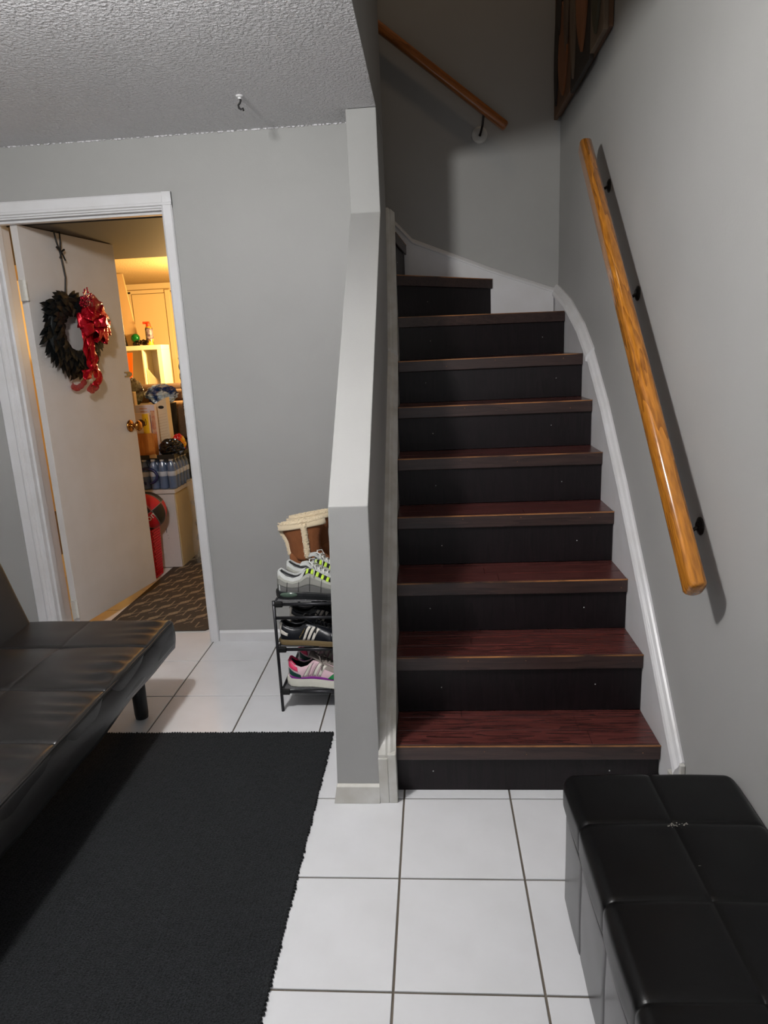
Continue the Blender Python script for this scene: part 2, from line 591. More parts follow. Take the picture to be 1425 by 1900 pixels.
# ------------------------------------------------------------ staircase
ZS = [.163, .366, .553, .746, .938, 1.127, 1.313, 1.5105, 1.703, 1.896]
LY = [.03, .232, .44, .645, .842, 1.037, 1.237]
AX, BX = -.0215, .786
NL = [((AX, y), (BX, y)) for y in LY] + [((AX, 1.43), (BX, 1.66)), ((AX, 1.475), (.462, 1.955)), ((AX, 1.52), (.012, 1.96))]
stair = empty('staircase', (0.38, 0.03, 0), 'dark mahogany-stained wooden staircase climbing between grey walls and turning left', 'staircase')
inv = Matrix.Translation((-0.38, -0.03, 0))


def off(A, B, d):
    a, b = Vector(A), Vector(B)
    n = (b - a).normalized()
    n = Vector((-n.y, n.x))
    return [tuple(a + n * d), tuple(b + n * d)]


def stair_obj(mb, name, mt, parent, **k):
    mb.v = [tuple(inv @ Vector(v)) for v in mb.v]
    return mb.obj(name, mt, parent, **k)


def shaped(poly, dirv, seg=1):
    return poly


for k in range(10):
    A, B = NL[k]
    z = ZS[k]
    zb = ZS[k - 1] if k else 0.0
    # riser
    r0 = off(A, B, .012)
    r1 = off(A, B, .027)
    ris = stair_obj(MB().prism([r0[0], r0[1], r1[1], r1[0]], zb + .0005, z - .0485), 'riser', M['riser'], stair, bev=.0008)
    # nosing (the tread's front profile) + body under the planks
    n1 = off(A, B, .010)
    mb = MB().prism([A, B, n1[1], n1[0]], z - .048, z)
    if k < 6:
        back = [(AX, LY[k + 1] + .012), (BX, LY[k + 1] + .012)]
        poly = [n1[0], n1[1], back[1], back[0]]
    else:
        nA, nB = off(*NL[k + 1], .012) if k < 9 else ((-.22, 1.47), (-.22, 1.955))
        corner = [(BX, 1.96)] if k == 7 else []
        poly = [n1[0], n1[1]] + corner + [tuple(nB), tuple(nA)]
    mb.prism(poly, z - .03, z - .008)
    tr = stair_obj(mb, 'tread', M['nosing'], stair, bev=.0022)
    # planks
    if k < 6:
        y0, y1 = n1[0][1] + .001, LY[k + 1] + .012
        cuts = [y0, y0 + (y1 - y0) * .40, y0 + (y1 - y0) * .80, y1]
        for a, b in zip(cuts, cuts[1:]):
            joint = random.uniform(.1, .65)
            for xa, xb in ((AX, joint), (joint, BX)):
                stair_obj(MB().box(xa + .0006, xb - .0006, a + .0007, b - .0007, z - .008, z - .0004 - random.random() * .0006), 'plank', M['plank'], tr, bev=.0007, seg=1)
    else:
        pl = [Vector(p) for p in poly]
        a0, b0 = pl[0], pl[1]
        far = pl[2:]
        stair_obj(MB().prism([tuple(p) for p in poly], z - .008, z - .0006), 'plank', M['plank'], tr, bev=.0007, seg=1)
    # worn edge
    w0 = off(A, B, -.0006)
    w1 = off(A, B, .0025)
    stair_obj(MB().prism([w0[0], w0[1], w1[1], w1[0]], z - .0035, z + .0005), 'worn_edge', M['worn'], tr, label='scuffed amber front edge')
    # screws
    d = (Vector(B) - Vector(A))
    for t in ((.17, .83) if k not in (8, 9) else (.3,)):
        p = Vector(A) + d * (t + random.uniform(-.04, .04)) + (Vector(off(A, B, .0117)[0]) - Vector(A))
        stair_obj(MB().ball((p.x, p.y, zb + (z - zb) * .42 + random.uniform(-.01, .01)), .0022, 8, 5), 'screw_head', M['screw'], ris)
    if k < 7:
        for t in (.3, .55, .93):
            p = Vector(A) + d * (t + random.uniform(-.05, .05))
            stair_obj(MB().ball((p.x, p.y - .0003, z - .024 + random.uniform(-.012, .012)), .0016, 8, 5), 'screw_head', M['worn'], tr)
# hidden flight above the turn, a few steps behind the wall
for k in range(1):
    x1 = -.2 - .2 * k
    z = 2.09 + .193 * k
    rs = stair_obj(MB().box(x1, x1 + .014, 1.455, 1.96, z - .193, z - .048), 'riser', M['riser'], stair)
    stair_obj(MB().box(x1 - .21, x1 + .02, 1.455, 1.96, z - .048, z), 'tread', M['nosing'], stair, bev=.002)


# ------------------------------------------------------------ handrails
def bar(p0, p1, w, h, mt, name, parent, rnd=.014):
    p0, p1 = Vector(p0), Vector(p1)
    d = (p1 - p0).normalized()
    side = Vector((0, 0, 1)).cross(d).normalized()
    upv = d.cross(side)
    L_ = (p1 - p0).length
    rings = []
    n = 6
    prof = []
    for qx, qy, a0 in ((1, 1, 0), (-1, 1, 90), (-1, -1, 180), (1, -1, 270)):
        for i in range(n):
            a = math.radians(a0 + 90 * i / (n - 1))
            prof.append((qx * (w / 2 - rnd) + rnd * math.cos(a), qy * (h / 2 - rnd) + rnd * math.sin(a)))
    er = .010
    for t, s in [(0, .80), (er * .3, .92), (er, 1.0), (L_ - er, 1.0), (L_ - er * .3, .92), (L_, .80)]:
        k = max(0.0, 1 - s)
        rings.append([p0 + d * t + side * (x - math.copysign(min(abs(x), k * .04), x)) + upv * (y - math.copysign(min(abs(y), k * .04), y)) for x, y in prof])
    return MB().loft(rings)


hr = empty('handrail', (.735, -.276, .781), 'varnished honey oak handrail with rounded edges on the right grey wall', 'handrail')
hinv = Matrix.Translation((-.735, .276, -.781))


def rel(mb, invm):
    mb.v = [tuple(invm @ Vector(v)) for v in mb.v]
    return mb


P0, P1 = Vector((.735, -.287, .778)), Vector((.735, 1.052, 2.094))
rel(bar(P0, P1, .045, .066, None, '', None, .016), hinv).obj('rail', M['oak'], hr, smooth=True)
for yy, zz in ((.958, 1.905), (.535, 1.49), (-.10, .845)):
    t = (yy - P0.y) / (P1.y - P0.y)
    c = P0.lerp(P1, t)
    b = MB()
    b.tube([(XR - .003, yy + .0, c.z - .075), (XR - .02, yy, c.z - .085), (XR - .05, yy, c.z - .075), (c.x + .01, yy, c.z - .055), (c.x, yy, c.z - .035)], .0055, 8)
    b.lathe([(.024, 0), (.024, -.004), (.012, -.010)], (XR - .0005, yy, c.z - .075), 16, 'x')
    b.box(c.x - .012, c.x + .012, yy - .03, yy + .03, c.z - .036 - .0, c.z - .030)
    rel(b, hinv).obj('bracket', M['iron'], hr, smooth=False)

hr2 = empty('handrail', (.534, 1.9, 2.42), 'shaded brown handrail rising up to the left on the wall behind the stairs', 'handrail')
hinv2 = Matrix.Translation((-.534, -1.9, -2.42))
Q0, Q1 = Vector((.530, 1.905, 2.412)), Vector((-1.15, 1.905, 3.73))
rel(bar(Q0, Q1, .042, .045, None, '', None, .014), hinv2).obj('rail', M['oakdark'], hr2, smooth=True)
b = MB()
b.tube([(.405, YS - .004, 2.405), (.405, YS - .03, 2.395), (.415, 1.915, 2.43), (.42, 1.905, 2.48)], .006, 8)
rel(b, hinv2).obj('bracket_arm', M['iron'], hr2)
rel(MB().lathe([(.040, 0), (.040, -.003), (.030, -.007), (.005, -.008)], (.405, YS - .0005, 2.405), 20, 'y'), hinv2).obj('bracket_plate', M['trimgrey'], hr2, label='white painted round bracket plate')

# ------------------------------------------------------------ doorway of the back wall: casing, jamb, door leaf
cas = MB()
yo = YB - .016
# right casing
cas.prism([(DX1 - .005, YB), (DX1 - .005, YB - .011), (DX1 + .003, YB - .016), (DX1 + .036, YB - .014), (DX1 + .041, YB - .008), (DX1 + .041, YB)], 0, 2.062)
struct('trim_11', cas, M['white'])
struct('trim_12', MB().prism([(-1.872, YB), (-1.872, YB - .010), (-1.866, YB - .016), (-1.826, YB - .013), (-1.820, YB - .018), (-1.812, YB - .018), (-1.806, YB - .010), (-1.80, YB - .010), (-1.795, YB)], 0, 2.062), M['white'])
struct('trim_13', MB().prism([(YB, 2.062), (YB - .012, 2.062), (YB - .016, 2.056), (YB - .013, 2.022), (YB - .017, 2.018), (YB - .017, 2.010), (YB - .010, 2.006), (YB - .010, 2.000), (YB, 1.998)], -1.872, DX1 + .041, 0), M['white'])
jb = MB()
jb.box(DX0, DX0 + .02, YB - .002, YB + .13, 0, 2.01).box(DX0 + .02, DX0 + .032, YB + .02, YB + .055, 0, 2.0)
jb.box(DX1 - .006, DX1, YB - .002, YB + .13, 0, 2.01)
jb.box(DX0, DX1, YB - .002, YB + .13, 1.992, 2.015).box(DX0 + .02, DX1 - .006, YB + .02, YB + .055, 1.980, 1.992)
struct('trim_14', jb, M['white'], bev=.001)

DA = math.radians(80)
door = link('door_1', None, None, None, kind='structure', loc=(-1.692, 1.262, 0), rotz=DA)
MB().box(0, .700, 0, .036, .070, 1.982).obj('door_leaf', M['doorpaint'], door, bev=.0015)
kn = MB()
kn.lathe([(.001, .0), (.034, -.001), (.034, -.006), (.026, -.011), (.012, -.014), (.011, -.034), (.020, -.040), (.028, -.050), (.029, -.058), (.022, -.066), (.004, -.069)], (.640, 0, 1.012), 24, 'y')
kn.obj('door_knob', M['brass'], door, smooth=True)
MB().box(.6995, .7015, .006, .030, .96, 1.06).box(.6995, .711, .012, .024, 1.0, 1.024).obj('latch_plate', M['brass'], door)
MB().box(.6995, .7015, .004, .032, 1.27, 1.325).box(.652, .706, -.003, .006, 1.281, 1.289).box(.652, .706, -.003, .006, 1.303, 1.311).box(.672, .720, -.003, .022, 1.287, 1.305).obj('deadbolt', M['steel'], door)
for z in (1.70, .165):
    h = MB().tube([(-.010, .018 - .022, z - .045), (-.010, -.004, z + .045)], .0065, 10)
    for q in (-.045, -.027, -.009, .009, .027):
        h.tube([(-.010, -.004, z + q + .002), (-.010, -.004, z + q + .016)], .0078, 10)
    h.box(-.040, -.010, .001, .004, z - .045, z + .045).box(-.010, .004, -.0015, .030, z - .045, z + .045)
    h.obj('hinge', M['hinge'], door)


# ------------------------------------------------------------ wreath on the door
def dpt(s, o, z):
    """door-local coordinates: s along the leaf, o out of its visible face"""
    return Vector((-1.692 + s * math.cos(DA) + o * math.sin(DA), 1.262 + s * math.sin(DA) - o * math.cos(DA), z))


wr = link('wreath', None, None, None, 'black leaf wreath with a red metallic bow hanging on the open cream door', 'wreath', None, None, tuple(dpt(.225, .012, 1.512)), DA)
# local axes: x along the door, -y out of the door, z up
leaf = MB()
pr = [(0, 0), (.008, .012), (.0115, .028), (.009, .048), (0, .066), (-.009, .048), (-.0115, .028), (-.008, .012)]
lv = [(x, -.006 * math.sin(PI * y / .066) - abs(x) * .35, y) for x, y in pr] + [(0, -.009, .030), (0, -.006, .05), (0, -.005, .012)]
leaf.add(lv, [(0, 1, 10), (1, 2, 8, 10), (2, 3, 9, 8), (3, 4, 9), (4, 5, 9), (5, 6, 8, 9), (6, 7, 10, 8), (7, 0, 10)])
leaf_me = leaf.mesh('leaf', True)
leaf_me.materials.append(M['leaf'])
rows = [(.192, 56, -.010, 6, 1.15), (.176, 56, -.026, 9, 1.15), (.156, 52, -.040, 10, 1.1), (.136, 48, -.050, 8, 1.05), (.122, 44, -.048, 0, 1.0), (.108, 40, -.036, -8, .95)]
for R_, n_, o_, tilt, sc in rows:
    for i in range(n_):
        a = 2 * PI * (i + random.random() * .5) / n_
        c = link('leaf', leaf_me, wr)
        rr = R_ - .030
        # leaves sweep from the top round both sides down to the bottom
        sweep = a - (math.radians(52) if math.cos(a) > 0 else -math.radians(52)) if R_ > .1 else a
        ang = a
        px, pz = rr * math.cos(a), rr * math.sin(a)
        side = 1 if math.cos(a) > 0 else -1
        dirang = a - side * math.radians(random.uniform(38, 62))
        # leaf axis along local z -> rotate in the door plane
        rot = Matrix.Rotation(-(dirang - PI / 2), 4, 'Y') @ Matrix.Rotation(math.radians(tilt + random.uniform(-12, 12)), 4, 'X')
        c.matrix_local = Matrix.Translation((px, o_ + random.uniform(-.006, .006), pz)) @ rot @ Matrix.Diagonal((sc * 1.05, 1, sc * random.uniform(.85, 1.15), 1))
ring = MB()
pth = [(.150 * math.cos(2 * PI * i / 40), -.026, .150 * math.sin(2 * PI * i / 40)) for i in range(41)]
ring.tube(pth, .024, 8, False)
ring.obj('ring', M['leaf'], wr)


def ribbon(path, width, name, mt, parent, wave=.004, n=26, wdir=Vector((0, 0, 1))):
    pts = [Vector(p) for p in path]

    def cr(t):
        f = t * (len(pts) - 1)
        i = min(int(f), len(pts) - 2)
        u = f - i
        p0, p1, p2, p3 = pts[max(i - 1, 0)], pts[i], pts[i + 1], pts[min(i + 2, len(pts) - 1)]
        return 0.5 * ((2 * p1) + (-p0 + p2) * u + (2 * p0 - 5 * p1 + 4 * p2 - p3) * u * u + (-p0 + 3 * p1 - 3 * p2 + p3) * u ** 3)

    def fn(u, v):
        c = cr(u)
        d = (cr(min(u + .01, 1)) - cr(max(u - .01, 0)))
        s = d.cross(wdir) if False else wdir
        s = (s - d.normalized() * s.dot(d.normalized()))
        s = s.normalized() if s.length > .05 else Vector((1, 0, 0))
        w_ = width(u) if callable(width) else width
        nrm = d.cross(s).normalized()
        return tuple(c + s * (v - .5) * w_ + nrm * wave * math.sin(u * 31 + v * 7) * (1 + nz(u * 9, v * 4, 1)))
    mb = MB().grid(fn, n, 6)
    return mb.obj(name, mt, parent, smooth=True, solid=.0012)


bowc = Vector((.055, -.088, .045))


def loop(ang, ln, w, depth, mt):
    d = Vector((math.cos(ang), 0, math.sin(ang)))
    s = Vector((-math.sin(ang), 0, math.cos(ang)))
    p = [bowc, bowc + d * ln * .45 + Vector((0, -depth, 0)), bowc + d * ln * .95 + Vector((0, -depth * .6, 0)), bowc + d * ln + Vector((0, 0, 0)), bowc + d * ln * .6 + Vector((0, depth * .4, 0)), bowc + d * .01 + Vector((0, .012, 0))]
    ribbon(p, lambda u: w * (.45 + .55 * math.sin(PI * min(max(u, .0), 1))), 'ribbon_loop', mt, wr, .004, 22, s)


for a, ln, w, dp, mt_ in ((172, .085, .062, .03, M['ribbon']), (140, .07, .055, .045, M['ribbon']), (60, .125, .066, .02, M['sheer']), (28, .115, .066, .03, M['ribbon']), (-8, .125, .064, .026, M['ribbon']),
                      (-30, .115, .07, .03, M['ribbon']), (-62, .075, .06, .04, M['ribbon']), (205, .075, .05, .04, M['ribbon']), (95, .07, .06, .045, M['ribbon']), (8, .07, .055, .06, M['ribbon'])):
    loop(math.radians(a), ln * 1.1, w * 1.15, dp, mt_)
MB().ball(tuple(bowc + Vector((0, -.035, 0))), .022, 14, 8, (1.1, .7, 1)).obj('bow_knot', M['ribbon'], wr, smooth=True)
ribbon([bowc + Vector((-.02, 0, 0)), (.0, -.095, -.02), (.012, -.085, -.09), (.04, -.075, -.15), (.085, -.07, -.21), (.070, -.06, -.262)], .060, 'ribbon_tail', M['ribbon'], wr, .005, 34, Vector((1, 0, .25)))
ribbon([bowc + Vector((0, 0, 0)), (.02, -.100, -.05), (.050, -.090, -.12), (.042, -.080, -.17), (.0, -.085, -.195), (-.045, -.08, -.200)], .048, 'ribbon_tail', M['ribbon'], wr, .006, 34, Vector((.8, 0, .6)))
ribbon([(.078, -.058, -.235), (.070, -.050, -.262), (.045, -.05, -.272), (.03, -.045, -.258)], .044, 'ribbon_tail', M['sheer'], wr, .003, 16, Vector((.3, 0, 1)))
ribbon([(.05, -.02, -.225), (.02, -.015, -.25), (-.02, -.012, -.262), (-.05, -.01, -.245)], .03, 'ribbon_tail', M['sheer'], wr, .003, 16, Vector((.0, 0, 1)))
sp = MB()
for st in range(3):
    base = Vector((.02 + .014 * st, -.07, .135))
    tip = Vector((.075 + .02 * st, -.075, .205 - .02 * st))
    sp.tube([base, (base + tip) / 2 + Vector((0, -.004, .006)), tip], .0016, 5)
    for i in range(26):
        t = i / 25
        p = base.lerp(tip, t) + Vector((random.uniform(-1, 1), random.uniform(-1, .4), random.uniform(-1, 1))) * .014
        sp.ball(tuple(p), .0048, 6, 4)
sp.obj('berry_spray', M['berry'], wr, smooth=True, kind='stuff')
stp = MB()
stp.tube([(-.022, -.004, .215), (-.028, -.010, .30), (-.034, -.006, .41)], .0042, 6)
stp.tube([(-.034, -.006, .41), (-.048, -.004, .46), (-.056, -.004, .507), (-.056, .052, .510), (-.052, .054, .45)], .0042, 6)
stp.tube([(-.034, -.006, .41), (-.020, -.004, .46), (-.016, -.004, .507), (-.016, .052, .510), (-.022, .054, .45)], .0042, 6)
stp.tube([(-.060, -.010, .435), (-.034, -.014, .415), (-.008, -.010, .428)], .0050, 6)
stp.tube([(-.046, -.010, .385), (-.034, -.014, .415), (-.012, -.012, .378)], .0042, 6)
stp.v = [(a + .05 * min(1, max(0, (c_ - .19) / .04)), b_, c_ - .035) for a, b_, c_ in stp.v]
stp.obj('strap', M['cord'], wr, label='knotted black strap looped over the top of the door')

# ------------------------------------------------------------ hook in the ceiling
hk = empty('ceiling_hook', (-.536, .834, CEIL), 'small black plant hook with white base on the textured ceiling', 'hook')
MB().lathe([(.013, 0), (.013, -.004), (.007, -.007), (.006, -.012)], (0, 0, 0), 16).obj('hook_base', M['white'], hk)
MB().tube([(0, 0, -.008), (.003, 0, -.016), (.0, 0, -.024), (-.007, 0, -.031), (-.005, 0, -.040), (.002, 0, -.045), (.009, 0, -.042), (.011, 0, -.050)], .0036, 8).obj('hook_wire', M['cord'], hk, smooth=True)


# lamp that lights the room (above and behind the view)
lp = empty('ceiling_light', (-.70, -.74, CEIL), 'round white ceiling light of the entrance hall', 'light')
MB().lathe([(.001, 0), (.05, -.0005), (.05, -.010), (.04, -.014), (.001, -.015)], (0, 0, 0), 28).obj('canopy', M['white'], lp, smooth=False)
MB().lathe([(.012, -.0155), (.012, -.02), (.001, -.021)], (0, 0, 0), 16).obj('socket', M['white'], lp)

# ------------------------------------------------------------ wall art on the right wall
art = empty('wall_art', (.80, 1.44, 2.44), 'brown carved wall panel with leaf shapes high beside the stair corner', 'wall art')
M['art1'] = mat('brown_carved_wood', (120, 84, 56), 0.6, var=((84, 60, 44), 5, 0.5, (1, 1, .3)), bump=(30, .3, .004))
M['art2'] = mat('orange_brown_petal', (158, 100, 58), 0.6, var=((122, 76, 44), 6, 0.5, (1, 1, .4)))
M['art3'] = mat('dark_brown_line', (42, 34, 28), 0.6)
M['art4'] = mat('grey_beige_petal', (128, 110, 90), 0.6, var=((92, 74, 60), 8, .5, (1, 1, .4)))
M['art5'] = mat('olive_brown_petal', (70, 64, 42), 0.6)
ai = Matrix.Translation((-.80, -1.44, -2.44))
rel(MB().box(.786, .8085, .96, 1.955, 2.455, 3.45), ai).obj('backing_panel', M['art1'], art, bev=.002)
for y0, y1, zb_, mtk in ((.955, 1.17, 2.445, 'art4'), (1.18, 1.55, 2.430, 'art3'), (1.56, 1.955, 2.440, 'art1')):
    rel(MB().box(.772, .790, y0, y1, zb_, 3.45), ai).obj('carved_panel', M[mtk], art, bev=.003)


def petal(yc, z0, z1, w, mtk, lean=0.0, x=.768):
    n = 14
    L_, R__ = [], []
    for i in range(n + 1):
        t = i / n
        ww = w * math.sin(PI * t ** .8) * .5
        yy = yc + lean * t
        L_.append((yy - ww, lerp(z0, z1, t)))
        R__.append((yy + ww, lerp(z0, z1, t)))
    poly = L_ + R__[::-1][1:-1]
    rel(MB().prism(poly, x - .006, x + .005, 0), ai).obj('petal', M[mtk], art, bev=.002)


petal(1.30, 2.50, 3.10, .20, 'art2', .04)
petal(1.47, 2.46, 3.2, .10, 'art4', .05)
petal(1.70, 2.47, 2.86, .20, 'art2', .02)
petal(1.88, 2.48, 3.0, .10, 'art3', -.03)
petal(1.76, 2.74, 3.2, .12, 'art3', .08, .765)
petal(1.62, 2.62, 3.2, .09, 'art4', .02, .765)
petal(1.06, 2.47, 2.98, .15, 'art5', -.02)
petal(1.02, 2.85, 3.3, .10, 'art2', .02)

# ------------------------------------------------------------ rug
M['rug'] = mat('black_ribbed_rug', (17, 18, 20), 0.95, spec=0.15, bump=(260, .9, .004), var=((40, 42, 44), 330, .22), sheen=.05)
rug = link('rug', None, None, None, 'large black ribbed rug covering the tile floor in front of the sofa', 'rug', loc=(-.85, -.85, 0))
ri = Matrix.Translation((.85, .85, 0))


def rugf(u, v):
    x = lerp(-1.62, -.276, u)
    y = lerp(-2.45, .368, v)
    return (x + .002 * nz(y * 9, x, 2), y + .002 * nz(x * 9, y, 5), .008 + .0012 * math.sin(x * 2 * PI / .0105) + .0015 * nz(x * 60, y * 90, 1))


g = MB().grid(rugf, 330, 300)
rel(g, ri).obj('rug_pile', M['rug'], rug, smooth=True)
fr_ = MB()
fr_.box(-1.62, -.278, -2.45, .366, .0005, .0072)
rel(fr_, ri).obj('rug_backing', M['rug'], rug)
fr_ = MB()
x = -1.62
while x < -.276:
    fr_.ball((x, .368 + random.uniform(-.002, .003), .005), .0046, 6, 4, (1, 1.2, 1))
    x += .0098
y = -2.2
while y < .368:
    fr_.ball((-.276 + random.uniform(-.002, .003), y, .005), .0042, 6, 4, (1.1, 1, 1))
    y += .0112
rel(fr_, ri).obj('rug_edge_loops', M['rug'], rug, kind='stuff', smooth=True)

# ------------------------------------------------------------ sofa (futon)
sofa = empty('futon_sofa', (-1.2, -.4, 0), 'black faux-leather futon sofa with tufted seat standing along the left wall', 'sofa')
si = Matrix.Translation((1.2, .4, 0))


def sofa_extra(out, n, p):
    # gathers along the front edge, small ripples
    if n.z > .2 and p.x > -1.12:
        f = math.exp(-((-.905 - p.x) / .11) ** 2)
        f2 = math.exp(-((-.905 - p.x) / .03) ** 2)
        rip = math.sin(p.y * 92 + 5 * nz(p.y * 7, p.x * 3, 0)) * (0.5 + nz(p.y * 5, 1, 0))
        out = out + Vector((0, 0, .0080 * f * (1 - f2) * rip - .003 * f2))
    out.z += .004 * nz(p.x, p.y, 0, 7) * (n.z > .5)
    return out


o = puff('seat', M['leather'], (-1.50, -1.62, .292), (-.903, .532, .392), .013, (-1.22,), (.30, -.012, -.30, -.62, -.94, -1.26), .0045, .007, .006, .011, None, sofa_extra)
o.data.transform(si)
o.parent = sofa
# front band with slightly wavy lower edge


def bandf(u, v):
    y = lerp(-1.62, .535, u)
    zl = .272 + .006 * math.sin(y * 6) + .004 * math.sin(y * 15)
    z = lerp(zl, .384, v)
    x = -.903 + .006 * math.sin(PI * v) + .003 * nz(y * 4, z * 9, 1)
    return (x, y, z)


g = MB().grid(bandf, 90, 8)
rel(g, si).obj('front_band', M['leather'], sofa, smooth=True, solid=.004)


def endf(u, v):
    x = lerp(-1.50, -.905, u)
    z = lerp(.275, .372, v)
    return (x, .532 + .006 * math.sin(PI * v), z)


rel(MB().grid(endf, 20, 6), si).obj('end_band', M['leather'], sofa, smooth=True, solid=.004)
pp = [(-.9005 + .001 * nz(t, 0, 0), lerp(-1.62, .526, t / 60), .3865 + .0015 * math.sin(t * .9)) for t in range(61)]
pp += [(-.908, .534, .387), (-.96, .536, .387), (-1.2, .536, .387), (-1.46, .536, .387)]
rel(MB().tube(pp, .0035, 6), si).obj('piping', M['leather'], sofa, smooth=True)
rel(MB().box(-1.49, -.93, -1.6, .52, .262, .290), si).obj('seat_frame', M['black_plastic'], sofa)
for lx, ly in ((-1.055, .575 - .08), (-1.055, -1.45), (-1.45, .49), (-1.45, -1.45)):
    rel(MB().lathe([(.024, .0), (.0265, .02), (.0285, .262)], (lx, ly, .0095 if ly < 0 else 0), 20), si).obj('leg', M['black_plastic'], sofa, smooth=True)
# backrest, leaning to the left
bk = puff('backrest', M['leather'], (-.045, -1.62, .0), (.045, .520, .56), .022, (), (.30, -.012, -.30, -.62, -.94, -1.26), .006, .006, .007, .02)
bk.data.transform(Matrix.Translation((-1.492, 0, .345)) @ Matrix.Rotation(math.radians(-17), 4, 'Y'))
bk.data.transform(si)
bk.parent = sofa
cr_ = MB().tube([(-1.515 - .028, t, .60 - .09) for t in (-1.6, .50)], .002, 5)

# ------------------------------------------------------------ storage ottoman
ot = empty('storage_ottoman', (.61, -.95, 0), 'long black leather storage ottoman against the right wall at the foot of the stairs', 'ottoman')
oi = Matrix.Translation((-.61, .95, 0))
ys_ = (-.575, -.785, -.985, -1.19, -1.4)


def lid_extra(out, n, p):
    if n.z > .5:
        out.z += .006 * (1 - ((p.x - .605) / .2) ** 2)
    return out


o = puff('lid', M['leather_otto'], (.410, -1.62, .268), (.805, -.392, .362), .026, (.606,), ys_, .0022, .002, .004, .013, None, lid_extra)
o.data.transform(oi)
o.parent = ot
o = puff('body', M['leather_side'], (.418, -1.61, .006), (.800, -.398, .262), .012, (), ys_, .003, .001, .004, .014)
o.data.transform(oi)
o.parent = ot
st_ = MB()
for ys in ys_:
    x = .45
    while x < .78:
        st_.box(x, x + .005, ys + .006, ys + .0072, .3655, .3668)
        x += .009
rel(MB().box(.425, .795, -1.6, -.405, .0, .008), oi).obj('base_board', M['black_plastic'], ot)
# frayed spots at the crossing of the seams
fz = MB()
for i in range(26):
    px = .606 + random.gauss(0.01, .016)
    py = -.577 + random.gauss(-.004, .006)
    fz.box(px, px + random.uniform(.001, .004), py, py + .0012, .3652, .3672)
for i in range(10):
    fz.box(.63 + random.gauss(0, .01), .634 + random.gauss(0, .01), -.70, -.699, .366, .3675)
M['fray'] = mat('grey_frayed_thread', (150, 146, 138), .7)
rel(fz, oi).obj('frayed_spots', M['fray'], ot, kind='stuff', label='grey frayed spots where the seams cross')

# ------------------------------------------------------------ shoe rack
RX0, RX1, RY0, RY1 = -.502, -.196, .535, .985
rack = empty('shoe_rack', (-.35, .68, 0), 'dark metal three-tier shoe rack between the back wall and the post', 'shoe rack')
ki = Matrix.Translation((.35, -.68, 0))
for x in (RX0, RX1):
    for y in (RY0, RY1):
        rel(MB().tube([(x + (.004 if x < -.3 else 0), y, 0), (x + (.004 if x < -.3 else 0), y, .461)], .0062, 10), ki).obj('post', M['rack'], rack, smooth=True)
for z in (.447, .262, .083):
    for y in (RY0, RY1):
        rel(MB().tube([(RX0, y, z), (RX1, y, z)], .0066, 10), ki).obj('rail', M['rack'], rack, smooth=True)
    for x in (RX0 + .01, RX1 - .01):
        rel(MB().tube([(x, RY0, z + .008), (x, RY1, z + .008)], .006, 8), ki).obj('rail', M['rack'], rack, smooth=True)
    sh_ = rel(MB().grid(lambda u, v: (lerp(RX0 + .008, RX1 - .008, u), lerp(RY0 + .002, RY1 - .002, v), z + .010 - .004 * math.sin(PI * u) * math.sin(PI * v)), 16, 12), ki)
    sh_.obj('shelf', M['mesh_fabric'], rack, smooth=True, solid=.002)
    for x in (RX0 + .022, RX1 - .022):
        rel(MB().box(x - .014, x + .016, RY0 - .0085, RY0 + .006, z - .010, z + .011), ki).obj('clip', M['black_plastic'], rack, bev=.002)
rel(MB().tube([(RX0, RY0, .392), (RX1, RY0, .392)], .0062, 10), ki).obj('rail', M['rack'], rack, smooth=True)


